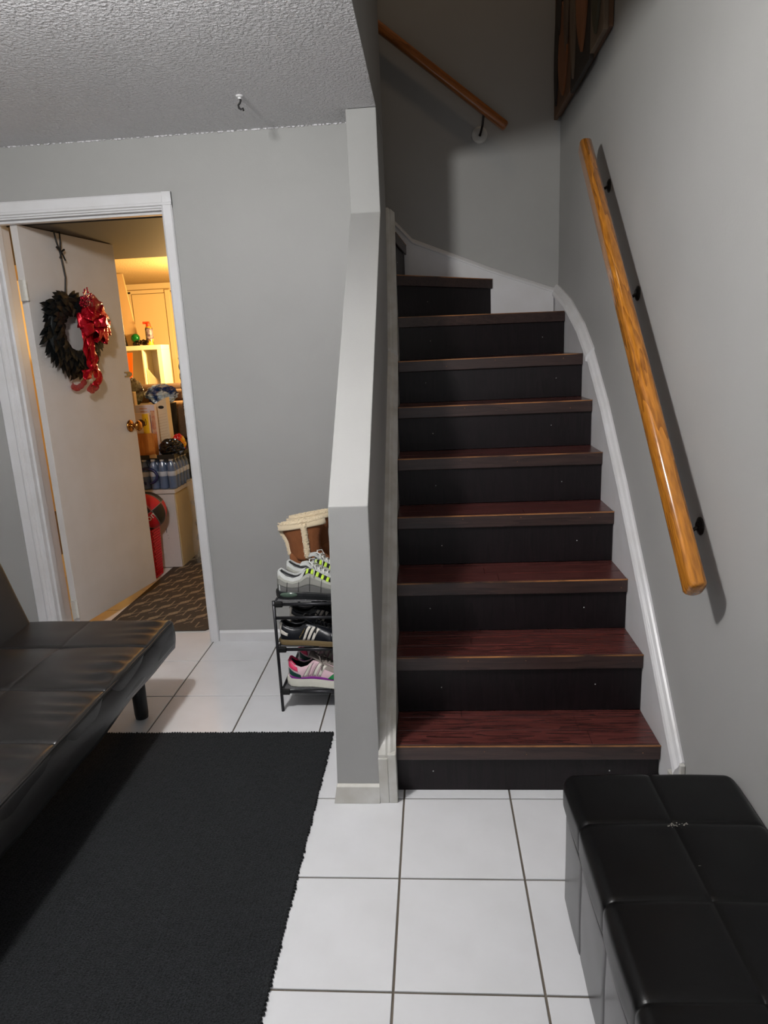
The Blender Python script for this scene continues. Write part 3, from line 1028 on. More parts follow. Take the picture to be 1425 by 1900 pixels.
# ------------------------------------------------------------ shoes
class Shoe:
    """local: x from heel (0) to toe (L), y across, z up. outer (near) side is -y"""

    def __init__(s, L=.285, W=.098, top=None, sole=.030, rim=None, toe_spring=.008, width=None):
        s.L, s.W, s.sole = L, W, sole
        s.top = top
        s.rim = rim
        s.ts = toe_spring
        s.width = width or [(0, .0), (.015, .48), (.05, .66), (.15, .74), (.35, .72), (.5, .82), (.68, 1.0), (.82, .92), (.93, .66), (.985, .34), (1, .0)]

    def hw(s, u):
        return interp(s.width, u) * s.W / 2

    def base(s, u):
        return s.ts * max(0, (u - .72) / .28) ** 2

    def surf(s, u, v, offs=0.0):
        """v 0..1 from outer bottom up over to the outer rim; v<0 mirrored to inner side (-1..0)"""
        sd = -1 if v >= 0 else 1
        a = abs(v)
        h0 = s.sole * .8 + s.base(u)
        h1 = interp(s.top, u)
        rimw = interp(s.rim, u) * s.W / 2
        hw = max(s.hw(u), .0008)
        t = a * PI / 2
        e = .75
        yy = rimw + (hw - rimw) * max(math.cos(t), 0) ** e if hw > rimw else hw * max(math.cos(t), 0.0) ** e
        bulge = 1 + .05 * math.sin(PI * a)
        zz = h0 + (h1 - h0) * math.sin(t) ** 1.05
        return Vector((u * s.L, sd * (yy * bulge + offs), zz + offs * .4 * a))

    def upper(s, nu=44, nv=14):
        def fn(i, j):
            u = .004 + .992 * i
            v = 1 - 2 * j
            if abs(v) < 1e-9:
                v = 1e-9
            # j 0..0.5 : outer rim down to the bottom; .5..1 : bottom up to the inner rim
            vv = (1 - 2 * j) if j <= .5 else -(2 * j - 1)
            return tuple(s.surf(u, vv if j <= .5 else vv))
        return MB().grid(fn, nu, nv * 2)

    def solem(s, z1fn, z0=0.0, grow=1.05, x0=-.006, n=40, flare=1.0):
        top, bot = [], []
        mb = MB()
        us = [i / n for i in range(n + 1)]
        def outline(g, ext):
            pts = []
            for u in us:
                pts.append((lerp(-ext, s.L + ext, u), -s.hw(min(max(u, .012), .985)) * g - .002, u))
            for u in us[::-1]:
                pts.append((lerp(-ext, s.L + ext, u), s.hw(min(max(u, .012), .985)) * g + .002, u))
            return pts
        rings = []
        for f, g, ext in ((0, grow * .93 * flare, .000), (.12, grow * flare, .004), (.6, grow * 1.01, .005), (.92, grow * .985, .003), (1, grow * .93, -.001)):
            rings.append([(x, y, lerp(z0 + s.base(u) + s.heel_lift(u), z1fn(u) + s.base(u), f)) for x, y, u in outline(g, ext)])
        return mb.loft(rings)

    def heel_lift(s, u):
        return .006 * max(0, (.08 - u) / .08) ** 2

    def patch(s, c, n=4, offs=.0016, m=6):
        n = max(4, int(abs(c[1][0] - c[0][0]) * 40))
        """quad patch given by four (u,v) corners"""
        def fn(a, b):
            u = lerp(lerp(c[0][0], c[1][0], a), lerp(c[3][0], c[2][0], a), b)
            v = lerp(lerp(c[0][1], c[1][1], a), lerp(c[3][1], c[2][1], a), b)
            return tuple(s.surf(u, v, offs))
        return MB().grid(fn, n, m)


def place(e, loc, rotz=0.0, mirror=False):
    e.location = loc
    e.rotation_euler = (0, 0, rotz)


def shoe_parts(e, sh, upper_mt, sole_mt, lining_mt, sole_h, patches=(), laces=None, tongue=None, extra_soles=(), lace_r=.0022, lace_u=(.44, .70), collar=None):
    sh.upper().obj('upper', upper_mt, e, smooth=True, solid=.0035)
    # lining, inset
    def lf(i, j):
        u = .03 + .66 * i
        vv = (1 - 2 * j)
        p = sh.surf(u, vv if abs(vv) > 1e-9 else 1e-9)
        return (p.x, p.y * .90, max(p.z - .004, sh.sole + .006))
    MB().grid(lf, 26, 16).obj('lining', lining_mt, e, smooth=True)
    sh.solem(sole_h).obj('sole', sole_mt, e, smooth=False, bev=.002)
    for nm, z0f, z1f, mt_, gr in extra_soles:
        sh.solem(z1f, z0f, gr).obj(nm, mt_, e, bev=.0015)
    for nm, c, mt_, of in patches:
        sh.patch(c, offs=of).obj(nm, mt_, e, smooth=True, solid=.0016)
    if tongue:
        def tf(a, b):
            u = lerp(tongue[0], tongue[1], a)
            w_ = .017 + .010 * (1 - a)
            z = interp(sh.top, u) + .004 + .030 * max(0, 1 - a * 3.0) * tongue[3] - .004 * (2 * b - 1) ** 2
            return (u * sh.L - .010 * max(0, 1 - a * 3), (b - .5) * 2 * w_, z)
        MB().grid(tf, 16, 8).obj('tongue', tongue[2], e, smooth=True, solid=.004)
    if laces:
        lm = MB()
        n = 6
        for i in range(n):
            u = lerp(lace_u[0], lace_u[1], i / (n - 1))
            z = interp(sh.top, u) + .007
            w_ = .019
            s_ = .010
            lm.tube([(u * sh.L, -w_, z - .008), (u * sh.L + s_ * .3, -w_ * .5, z), (u * sh.L + s_ * .6, w_ * .5, z), (u * sh.L + s_, w_, z - .008)], lace_r, 6)
            lm.tube([(u * sh.L, w_, z - .008), (u * sh.L + s_ * .3, w_ * .5, z + .001), (u * sh.L + s_ * .6, -w_ * .5, z + .001), (u * sh.L + s_, -w_, z - .008)], lace_r, 6)
        u = lace_u[0]
        z = interp(sh.top, u) + .008
        x = u * sh.L
        for sd in (-1, 1):
            lm.tube([(x, 0, z), (x - .004, sd * .012, z + .018), (x + .012, sd * .030, z + .016), (x + .020, sd * .034, z - .004), (x + .010, sd * .018, z - .002), (x, 0, z)], lace_r, 6)
            lm.tube([(x, 0, z), (x + .012, sd * .020, z + .004), (x + .024, sd * .040, z - .012), (x + .02, sd * .047, z - .034)], lace_r, 6)
        lm.obj('laces', laces, e, smooth=True)
    if collar:
        cm = MB()
        for sd in (1, -1):
            cm.tube([tuple(sh.surf(.012 + (collar[1] - .012) * t / 14, sd * 1.0)) for t in range(15)], .0045, 8)
        cm.obj('collar', collar[0], e, smooth=True)


def col(name, c, r=.6, **k):
    return mat(name, c, r, **k)


# materials of the shoes
S = {'suede_grey': col('grey_suede', (168, 168, 160), .85, bump=(500, .3, .001)), 'pale_mesh': col('pale_grey_mesh', (196, 198, 196), .8, bump=(700, .6, .001, 'voronoi')), 'dark_grey': col('charcoal_suede', (98, 98, 96), .85),
     'mid_grey': col('mid_grey_suede', (138, 138, 132), .85), 'sole_black': col('black_rubber', (24, 26, 28), .45), 'neon': col('neon_yellow_trim', (196, 232, 70), .55), 'lace_white': col('white_lace', (222, 222, 218), .75),
     'black_mesh': col('black_mesh', (14, 14, 15), .8), 'glass_green': col('smoky_green_air_unit', (92, 112, 98), .18, trans=.3), 'brown_suede': col('tan_brown_suede', (140, 84, 46), .9, bump=(120, .25, .002), var=((116, 68, 36), 14, .5)),
     'fleece': col('cream_fleece', (226, 208, 176), .95, sheen=.4), 'black_leather': col('black_shoe_leather', (20, 22, 28), .35, bump=(200, .2, .001)), 'gum': col('gum_rubber', (116, 98, 66), .55), 'cream_white': col('cream_white_leather', (222, 216, 206), .5),
     'white_foam': col('white_foam_sole', (224, 222, 210), .6), 'pink': col('hot_pink_panel', (226, 58, 104), .5), 'green': col('green_panel', (16, 124, 62), .5), 'teal': col('dark_teal_heel', (18, 66, 60), .4), 'purple': col('purple_trim', (140, 44, 150), .5),
     'grey_knit': col('taupe_mesh', (148, 138, 132), .8, bump=(500, .5, .001, 'voronoi')), 'palepink': col('pale_pink_knit', (224, 190, 200), .75), 'lining_dark': col('dark_lining', (30, 28, 30), .9), 'lining_grey': col('grey_lining', (150, 150, 152), .9),
     'dkbrown': col('dark_brown_leather', (52, 34, 26), .5), 'lightgreen': col('pale_green_mesh', (206, 222, 190), .7)}

RUN_TOP = [(0, .098), (.04, .105), (.12, .086), (.22, .076), (.32, .086), (.42, .118), (.48, .116), (.60, .096), (.75, .074), (.9, .058), (1, .045)]
RUN_RIM = [(0, .0), (.03, .30), (.12, .48), (.3, .50), (.42, .36), (.5, .26), (.7, .18), (.76, 0), (1, 0)]


def runner(loc, rot, label):
    e = empty('running_shoe', loc, label, 'shoe', 'grey and neon running shoes on the top tier')
    sh = Shoe(.298, .108, RUN_TOP, .034, RUN_RIM)
    P_ = [('heel_band', [(.015, .0), (.99, .0), (.985, .22), (.015, .28)], S['dark_grey'], .0015),
          ('side_band', [(.015, .27), (.985, .21), (.97, .42), (.02, .52)], S['mid_grey'], .002),
          ('side_band', [(.02, .51), (.97, .41), (.90, .60), (.05, .70)], S['suede_grey'], .0024),
          ('heel_band', [(.015, -.0), (.99, -.0), (.985, -.22), (.015, -.28)], S['dark_grey'], .0015),
          ('side_band', [(.015, -.27), (.985, -.21), (.97, -.42), (.02, -.52)], S['mid_grey'], .002),
          ('mesh_panel', [(.36, .66), (.80, .56), (.76, .86), (.40, .93)], S['black_mesh'], .003)]
    for q in range(6):
        u0 = .40 + .065 * q
        P_.append(('eyelet_loop', [(u0, .64 - .015 * q), (u0 + .032, .63 - .015 * q), (u0 + .044, .90 - .01 * q), (u0 + .014, .92 - .01 * q)], S['neon'], .0046))
    for q in range(5):
        u0 = .14 + .15 * q
        P_.append(('seam', [(u0, .05), (u0 + .006, .05), (u0 + .022, .55), (u0 + .016, .55)], S['lining_dark'], .0032))
    shoe_parts(e, sh, S['pale_mesh'], S['sole_black'], S['lining_grey'], lambda u: .028 + .010 * max(0, 1 - u * 3), P_, S['lace_white'], (.36, .72, S['pale_mesh'], 1.0), collar=(S['pale_mesh'], .40))
    sh2 = MB().ball((.05, -.0405, .019), .030, 16, 10, (1.2, .25, .38))
    sh2.obj('air_unit', S['glass_green'], e, smooth=True)
    place(e, loc, rot)
    return e


runner((-.490, .600, .4575), math.radians(-2), 'grey and neon-yellow running shoe with black sole on the top tier, nearest the front')
runner((-.478, .708, .4575), math.radians(1), 'second grey and neon running shoe standing behind its pair on the top tier')


def fleece_tube(mb, path, r, n=7):
    mb.tube(path, r, n)


def boot(loc, rot, label):
    e = empty('boot', loc, label, 'boot', 'tan suede fleece-trimmed boots on the top tier')
    # foot
    sh = Shoe(.265, .098, [(0, .095), (.1, .12), (.4, .13), (.6, .085), (.8, .062), (1, .045)], .020, [(0, 0), (.05, .3), (.4, .3), (.55, 0), (1, 0)])
    sh.upper().obj('foot', S['brown_suede'], e, smooth=True, solid=.004)
    sh.solem(lambda u: .020).obj('sole', S['gum'], e, bev=.002)
    # shaft: flared, folded fleece cuff
    rings = []
    for i in range(12):
        t = i / 11
        z = .08 + .155 * t
        a = .050 + .036 * t + .004 * math.sin(t * 9)
        b = .040 + .005 * t
        rings.append([(.070 + a * math.cos(2 * PI * k / 32) * 1.0 - .010 * t, b * math.sin(2 * PI * k / 32), z + .014 * t * math.cos(2 * PI * k / 32 + .4)) for k in range(32)])
    MB().loft(rings, True, False).obj('shaft', S['brown_suede'], e, smooth=True, solid=.005)

    def fuzz(path, r, name):
        mb = MB()
        pts = [Vector(p) for p in path]
        mb.tube(pts, r, 8)
        for i in range(len(pts) - 1):
            seg = (pts[i + 1] - pts[i]).length
            n = max(2, int(seg / .0035))
            for j in range(n):
                p = pts[i].lerp(pts[i + 1], j / n)
                for _ in range(9):
                    d = Vector((random.gauss(0, 1), random.gauss(0, 1), random.gauss(0, 1))).normalized() * r
                    mb.ball(tuple(p + d), random.uniform(.0016, .0030), 5, 4)
        mb.obj(name, S['fleece'], e, smooth=True, kind='stuff')
    top = [Vector(p) for p in rings[-1]]
    fuzz([top[k % 32] + Vector((0, 0, .003)) for k in range(0, 34, 1)], .008, 'fleece_cuff')
    fuzz([Vector(rings[i][16]) + Vector((-.004, 0, 0)) for i in range(11, 0, -1)], .013, 'fleece_strip')
    fuzz([Vector(rings[i][24]) + Vector((.018, -.004, 0)) for i in range(11, 0, -1)], .013, 'fleece_strip')
    # turned-down cuff collar
    cu = []
    for dz, sc in ((.006, 1.02), (-.002, 1.10), (-.016, 1.14), (-.022, 1.13)):
        c = sum(top, Vector()) / 32
        cu.append([c + (p - c) * sc + Vector((0, 0, dz)) for p in top])
    MB().loft([[tuple(p) for p in r] for r in cu], True, False).obj('cuff', S['fleece'], e, smooth=True, solid=.004)
    place(e, loc, rot)
    return e


boot((-.486, .830, .4585), math.radians(-3), 'tan suede boot with cream fleece cuff on the top tier behind the grey running shoes')
boot((-.470, .945, .4585), math.radians(3), 'second tan suede fleece boot on the top tier, rearmost against the wall')


def flat_shoe(loc, rot, label):
    e = empty('sneaker', loc, label, 'shoe', 'black three-stripe leather sneakers')
    top = [(0, .078), (.03, .088), (.1, .072), (.2, .064), (.3, .068), (.38, .086), (.5, .080), (.65, .064), (.8, .052), (.92, .045), (1, .035)]
    sh = Shoe(.290, .098, top, .022, RUN_RIM, .006)
    P_ = [('heel_tab', [(.006, .45), (.035, .40), (.055, .98), (.012, 1.0)], S['cream_white'], .003),
          ('heel_tab', [(.020, .30), (.125, .28), (.135, .44), (.022, .50)], S['cream_white'], .003)]
    for q in range(3):
        u0 = .325 + .060 * q
        P_.append(('stripe', [(u0, .06), (u0 + .036, .06), (u0 + .126, .70), (u0 + .088, .72)], S['cream_white'], .0028))
    P_.append(('toe_overlay', [(.72, .05), (.985, .05), (.93, .66), (.70, .74)], S['black_leather'], .0024))
    shoe_parts(e, sh, S['black_leather'], S['gum'], S['lining_dark'], lambda u: .024, P_, S['black_mesh'], (.36, .70, S['black_leather'], .8), collar=(S['black_leather'], .36))
    place(e, loc, rot)
    # gold lettering beside the stripes
    return e, sh


fs, fsh = flat_shoe((-.492, .585, .2735), math.radians(-3), 'black leather sneaker with three white stripes and gum sole, front of middle tier')
tm = text_mesh('SAMBA', .0085)
for v in tm.vertices:
    u = .325 * 1 + (v.co.x / .290)
    vv = .34 + v.co.y * 14 + v.co.x * 7
    p = fsh.surf(.285 + v.co.x * .9 / .29, .16 + v.co.y * 16 + v.co.x * 15, .0035)
    v.co = p
link('gold_lettering', tm, fs, mat('gold_foil', (190, 160, 90), .4, metal=.5))
f2, _ = flat_shoe((-.486, .742, .2735), math.radians(2), 'second black sneaker with white heel panel behind its pair on the middle tier')


def colour_shoe(loc, rot, label):
    e = empty('sneaker', loc, label, 'shoe', 'white and pink running sneakers on the bottom tier')
    top = [(0, .095), (.03, .108), (.1, .090), (.2, .078), (.3, .086), (.38, .106), (.5, .100), (.65, .082), (.8, .066), (.92, .056), (1, .045)]
    sh = Shoe(.272, .1, top, .044, RUN_RIM, .010)
    P_ = [('heel_panel', [(.008, .50), (.16, .46), (.15, .80), (.006, .95)], S['pink'], .003),
          ('heel_clip', [(.010, .20), (.21, .10), (.20, .30), (.010, .46)], S['teal'], .0036),
          ('trim_line', [(.01, .04), (.98, .02), (.98, .12), (.01, .14)], S['purple'], .0032),
          ('side_panel', [(.50, .55), (.86, .45), (.80, .84), (.46, .93)], S['grey_knit'], .0022),
          ('side_panel', [(.60, .10), (.92, .10), (.82, .40), (.70, .50)], S['green'], .0036),
          ('side_panel', [(.86, .1), (.985, .1), (.93, .6), (.82, .5)], S['lightgreen'], .0026)]
    for q in range(4):
        u0 = .225 + .072 * q
        P_.append(('stripe', [(u0, .16), (u0 + .005, .16), (u0 + .105, .80), (u0 + .100, .80)], S['lining_dark'], .0030))
        P_.append(('stripe', [(u0 + .010, .16), (u0 + .055, .16), (u0 + .150, .78), (u0 + .110, .80)], S['cream_white'] if q != 1 else S['palepink'], .0026))
    for a, b in ((.70, .2), (.74, .26), (.78, .22), (.72, .34), (.76, .36), (.80, .32)):
        P_.append(('dot', [(a, b), (a + .014, b), (a + .016, b + .07), (a + .002, b + .07)], S['white_foam'], .0050))
    shoe_parts(e, sh, S['palepink'], S['white_foam'], S['lining_dark'], lambda u: .046 - .010 * u, P_, S['grey_knit'], (.36, .7, S['grey_knit'], .8), collar=(S['pink'], .12))
    place(e, loc, rot)


colour_shoe((-.472, .588, .0945), math.radians(-2), 'white sneaker with pink heel, purple line and green side, front of bottom tier')
colour_shoe((-.460, .730, .0945), math.radians(2), 'second white and pink sneaker behind its pair on the bottom tier')

# ------------------------------------------------------------ back room
struct('wall_back_room_far', MB().box(-3.6, -0.2, 5.05, 5.15, 0, 2.12), M['yellowwall'])
struct('wall_back_room_left', MB().box(-3.6, -3.5, 1.33, 5.05, 0, 2.12).box(-3.5, -3.0, 1.23, 1.33, 0, 2.12), M['yellowwall'])
struct('wall_back_room_right', MB().box(-0.60, -0.48, 1.33, 5.05, 0, 2.1), M['wall'])
struct('ceiling_back_room', MB().box(-3.6, -0.48, 2.50, 5.15, 2.10, 2.2), M['backceil'])
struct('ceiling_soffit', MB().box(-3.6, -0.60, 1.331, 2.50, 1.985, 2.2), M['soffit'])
struct('floor_back_room', MB().box(-3.6, -3.0, 1.33, 5.15, -.12, -.004), M['grout'])
dr = link('door_2', None, None, None, kind='structure', loc=(-2.64, 5.04, 0))
M['door2'] = mat('yellow_lit_door_paint', (228, 206, 160), .5)
MB().box(-.165, .165, -.03, .008, .02, 2.0).obj('door_leaf', M['door2'], dr, bev=.002)
MB().box(-.215, -.175, -.02, .009, 0, 2.03).box(.175, .225, -.045, .009, 0, 2.03).box(-.215, .225, -.02, .009, 2.005, 2.04).obj('door_frame', M['yellowwall'], dr, bev=.004)
MB().lathe([(.02, 0), (.02, -.01), (.008, -.014), (.02, -.05), (.001, -.055)], (.14, -.03, 1.0), 14, 'y').obj('door_knob', M['brass'], dr, smooth=True)

# patterned runner mat
M['mat_b'] = mat('dark_brown_mat', (50, 43, 36), .95, bump=(300, .7, .003), var=((74, 64, 54), 260, .3))
M['mat_t'] = mat('tan_mat_motif', (158, 142, 116), .95, bump=(300, .6, .003), var=((104, 90, 72), 200, .4))
fm = empty('runner_mat', (-1.34, 2.2, 0), 'dark brown runner mat with tan zigzag motif on the tiles beyond the door', 'mat')
mi_ = Matrix.Translation((1.34, -2.2, 0))
rel(MB().prism([(-1.645, 1.335), (-1.075, 1.335), (-1.055, 1.36), (-1.055, 3.1), (-1.645, 3.1)], .0005, .007), mi_).obj('mat_base', M['mat_b'], fm, bev=.002)
mt_ = MB()


def seg2(p, q, w_, z=.0074):
    p, q = Vector(p), Vector(q)
    d = (q - p).normalized()
    n = Vector((-d.y, d.x)) * w_ / 2
    c = [p + n, p - n, q - n, q + n]
    if all(-1.63 < a.x < -1.07 and 1.35 < a.y < 3.08 for a in c):
        mt_.add([(a.x, a.y, z) for a in c], [(0, 1, 2, 3)])




def quad(o_, pts, z):
    c = [o_ + Vector(p) for p in pts]
    if all(-1.63 < a.x < -1.07 and 1.35 < a.y < 3.08 for a in c):
        mt_.add([(a.x, a.y, z) for a in c], [tuple(range(len(c)))])


ux, uy = Vector((.088, .060)), Vector((.004, .168))
for i in range(-16, 12):
    for j in range(-8, 22):
        o_ = Vector((-1.36, 1.36)) + ux * i + uy * j
        quad(o_, [(0, 0), (.050, .038), (.050, .082), (0, .044)], .0074)
        quad(o_, [(-.002, -.055), (.006, -.050), (.006, .01), (-.002, .01)], .0075)
        quad(o_, [(.044, .06), (.052, .06), (.052, .130), (.044, .124)], .0075)
        quad(o_, [(-.036, -.062), (.0, -.034), (.0, -.026), (-.036, -.054)], .0076)
        quad(o_, [(-.036, -.010), (.0, .018), (.0, .025), (-.036, -.003)], .0076)
rel(mt_, mi_).obj('zigzag_motif', M['mat_t'], fm, kind='stuff')

# white storage cabinet
cb = empty('white_cabinet', (-1.77, 2.58, 0), 'low white storage cabinet with cream side behind the open door', 'cabinet')
ci = Matrix.Translation((1.77, -2.58, 0))
rel(MB().box(-1.98, -1.578, 2.425, 2.765, 0, .510), ci).obj('body', M['mdfside'], cb, bev=.001)
rel(MB().box(-1.978, -1.580, 2.408, 2.424, .006, .506), ci).obj('door', M['mdf'], cb, bev=.001)
rel(MB().box(-1.985, -1.570, 2.402, 2.770, .512, .537), ci).obj('top_board', M['mdf'], cb, bev=.0015)
M['mark'] = mat('black_scuff', (40, 38, 36), .8)
rel(MB().box(-1.662, -1.659, 2.4070, 2.4082, .245, .275).box(-1.655, -1.6535, 2.4070, 2.4082, .225, .232).box(-1.652, -1.650, 2.4070, 2.4082, .205, .211), ci).obj('scuff_mark', M['mark'], cb)

# red woven basket with the ball on it
M['redb'] = mat('bright_red_woven_plastic', (214, 12, 40), .4)
M['redgap'] = mat('deep_red_gap', (120, 4, 20), .6)
rb = empty('red_basket', (-1.725, 2.245, 0), 'tall slim bright red basket with brick-like weave under the basketball', 'basket')
rbi = Matrix.Translation((1.725, -2.245, 0))
rel(MB().loft([[(-1.725 + sx * (.052 + .010 * t), 2.245 + sy * (.052 + .010 * t), .325 * t) for sx, sy in ((-1, -1), (1, -1), (1, 1), (-1, 1))] for t in (0, 1)]), rbi).obj('liner', M['redgap'], rb)
wv = MB()
for j in range(19):
    z = .006 + .0168 * j
    hw_ = .054 + .010 * z / .325
    for face in range(4):
        n = 5
        for i in range(n):
            a = -hw_ + 2 * hw_ * (i + (.5 if j % 2 else 0)) / n
            b_ = min(a + 2 * hw_ / n - .002, hw_)
            if a >= hw_ - .002:
                continue
            if face == 0:
                wv.box(-1.725 + a, -1.725 + b_, 2.245 - hw_ - .002, 2.245 - hw_ + .003, z, z + .0128)
            elif face == 1:
                wv.box(-1.725 + hw_ - .003, -1.725 + hw_ + .002, 2.245 + a, 2.245 + b_, z, z + .0128)
            elif face == 2:
                wv.box(-1.725 + a, -1.725 + b_, 2.245 + hw_ - .003, 2.245 + hw_ + .002, z, z + .0128)
            else:
                wv.box(-1.725 - hw_ - .002, -1.725 - hw_ + .003, 2.245 + a, 2.245 + b_, z, z + .0128)
rel(wv, rbi).obj('weave', M['redb'], rb, kind='stuff')

bb = empty('basketball', (-1.712, 2.262, .432), 'red and black basketball resting on the red basket behind the door', 'ball')
R0 = .1215
M['ballred'] = mat('matte_red_rubber', (190, 22, 40), .5, bump=(300, .3, .001))
M['ballblack'] = mat('matte_black_rubber', (28, 26, 28), .5, bump=(300, .3, .001))
M['ballgrey'] = mat('grey_channel', (128, 122, 122), .6)
rotb = Matrix.Rotation(math.radians(-24), 4, 'Y') @ Matrix.Rotation(math.radians(-30), 4, 'Z') @ Matrix.Rotation(math.radians(12), 4, 'X')
rd, bk_, gl = MB(), MB(), MB()
NU, NV = 72, 36
for i in range(NU):
    for j in range(NV):
        lo_, la = (i + .5) / NU * 2 * PI, -PI / 2 + (j + .5) / NV * PI
        v = Vector((math.cos(la) * math.cos(lo_), math.cos(la) * math.sin(lo_), math.sin(la)))
        sect = int(((math.degrees(lo_) + 22.5) % 360) / 45)
        band = abs(v.z) < .34
        black = (sect % 2 == 0) != (v.z > .0)
        tgt = bk_ if black else rd
        q = []
        for a, b_ in ((i, j), (i + 1, j), (i + 1, j + 1), (i, j + 1)):
            lo2, la2 = a / NU * 2 * PI, -PI / 2 + b_ / NV * PI
            q.append(rotb @ (Vector((math.cos(la2) * math.cos(lo2), math.cos(la2) * math.sin(lo2), math.sin(la2))) * R0))
        tgt.add(q, [(0, 1, 2, 3)])
rd.obj('red_panels', M['ballred'], bb, smooth=True)
bk_.obj('black_panels', M['ballblack'], bb, smooth=True)


def gc(n_, off_=0):
    n_ = n_.normalized()
    a = n_.orthogonal().normalized()
    b_ = n_.cross(a)
    rr = math.sqrt(1 - off_ ** 2)
    return [rotb @ ((n_ * off_ + (a * math.cos(t * 2 * PI / 48) + b_ * math.sin(t * 2 * PI / 48)) * rr) * (R0 + .0002)) for t in range(49)]


for k in range(4):
    a = math.radians(22.5 + 45 * k)
    gl.tube(gc(Vector((-math.sin(a), math.cos(a), 0))), .0022, 6, False)
gl.tube(gc(Vector((0, 0, 1))), .0022, 6, False)
gl.obj('channels', M['ballgrey'], bb, smooth=True)
tm = text_mesh('on', .062)
M['ballwhite'] = mat('white_print', (226, 222, 218), .6)
# wrap the lettering on the camera-facing lower side of the ball
vd = (CAM - Vector((-1.712, 2.262, .432))).normalized()
nn = (vd + Vector((.02, 0, -.30))).normalized()
ax = Matrix.Rotation(math.radians(34), 3, nn) @ nn.cross(Vector((0, 0, 1))).normalized() * -1
ay = nn.cross(ax)
for v in tm.vertices:
    d = nn * R0 + ax * (v.co.x - .022) + ay * (v.co.y - .030)
    v.co = d.normalized() * (R0 + .0012)
link('lettering', tm, bb, M['ballwhite'], label='white printed letters')

# case of water bottles
M['pet'] = mat('clear_blue_bottle_plastic', (120, 144, 184), .08, trans=.45, spec=.5)
M['film'] = mat('shrink_wrap_film', (200, 210, 225), .12, trans=.85, alpha=.10)
M['blabel'] = mat('pale_bottle_label', (186, 192, 204), .5)
M['navy'] = mat('navy_printed_ring', (24, 34, 84), .4)
wp = empty('water_bottle_case', (-1.76, 2.58, .537), 'shrink-wrapped case of water bottles on the white cabinet', 'bottles')
prof = [(.001, 0), (.026, .001), (.0285, .010), (.027, .03), (.0285, .04), (.027, .055), (.0285, .065), (.0285, .105), (.028, .125), (.024, .155), (.013, .178), (.012, .186)]
bme = MB().lathe(prof, (0, 0, 0), 16).mesh('bottle', True)
bme.materials.append(M['pet'])
lme = MB().lathe([(.0287, .086), (.0291, .087), (.0291, .116), (.0287, .117)], (0, 0, 0), 16).mesh('paper_label', True)
lme.materials.append(M['blabel'])
cme = MB().lathe([(.0145, .184), (.0145, .199), (.001, .200)], (0, 0, 0), 12).mesh('cap', True)
cme.materials.append(M['white'])
for i in range(6):
    for j in range(5):
        p = (.168 - .0595 * i, -.130 + .0595 * j, .001)
        b_ = link('bottle', bme, wp)
        b_.location = p
        if i < 5 and (j < 1 or i == 0):
            link('paper_label', lme, b_)
            link('cap', cme, b_)
fl = MB()
fl.box(-.160, .2005, -.1615, .1375, .0008, .2012)
fl.obj('shrink_wrap', M['film'], wp, bev=.012, seg=3)
rg_ = []
for k in range(41):
    a = math.radians(-78 + 336 * k / 40)
    rg_.append((.012 + .066 * math.cos(a), -.1632, .092 + .050 * math.sin(a)))
MB().tube(rg_, .010, 6, True, .9).obj('carry_ring', M['navy'], wp, smooth=True, label='dark navy oval ring on the wrap')

# tray on the case, black rim
M['card'] = mat('tan_cardboard', (196, 160, 108), .8)
ty = empty('black_tray', (-1.70, 2.58, .739), 'flat black tray with a cardboard flap lying on the water bottle case', 'tray')
MB().box(-.25, .135, -.15, .13, .0, .006).box(-.25, -.02, -.158, -.150, -.002, .026).box(.03, .145, -.158, -.150, -.002, .026).box(.135, .143, -.15, .13, 0, .026).obj('tray_body', M['black_plastic'], ty, bev=.001)
MB().prism([(-.02, .0065), (.04, .0065), (.04, .020), (.015, .034), (-.02, .026)], -.1555, -.1495, 1).obj('cardboard_flap', M['card'], ty)

# wooden drawer box holding packets
M['pine'] = wood('orange_pine', (170, 98, 30), (206, 132, 56), 3.0, (7, 7, .8), .45, ring=4, contrast=(0, .9))
wb = empty('wooden_box', (-1.80, 2.55, .7455), 'orange pine box standing on the water bottle case', 'box')
wb_i = None
MB().box(-.14, .113, -.100, -.090, .0, .160).obj('front_board', M['pine'], wb, bev=.0015)
MB().box(-.14, .110, -.042, -.034, .0, .150).box(-.14, -.13, -.09, -.042, 0, .150).box(.102, .110, -.09, -.042, 0, .150).box(-.13, .102, -.09, -.042, 0, .008).obj('box_walls', M['pine'], wb, bev=.001)
M['cer_y'] = mat('yellow_cereal_print', (238, 190, 30), .4)
M['cer_c'] = mat('cream_cereal_print', (232, 206, 180), .5)
M['cer_b'] = mat('brown_cereal_print', (88, 50, 34), .5)
c1 = empty('cereal_box', (-1.762, 2.484, .7545), 'yellow and cream cereal packet in the wooden box, nearest the door knob', 'box')
MB().box(-.048, .048, -.012, .012, 0, .280).obj('carton', M['cer_c'], c1, bev=.001)
MB().box(.006, .046, -.0135, -.0125, .01, .275).obj('yellow_panel', M['cer_y'], c1)
MB().lathe([(.026, 0), (.026, -.0015), (.001, -.002)], (-.006, -.0137, .215), 20, 'y').obj('bowl_print', M['cer_b'], c1)
MB().tube([(.018, -.0148, .20), (.022, -.0148, .225), (.028, -.0148, .245), (.034, -.0148, .225), (.028, -.0148, .205), (.018, -.0148, .2)], .002, 6).obj('spoon_print', M['cer_b'], c1)
c2 = empty('food_box', (-1.757, 2.540, .7455), 'tall printed food carton with dark photo panel behind the cereal packet', 'box')
M['fb_w'] = mat('pale_lilac_carton', (214, 204, 214), .5)
M['fb_d'] = mat('dark_food_print', (60, 52, 44), .5, var=((150, 50, 40), 30, .3))
M['fb_o'] = mat('orange_edge_print', (196, 112, 80), .5, var=((226, 190, 150), 40, .4))
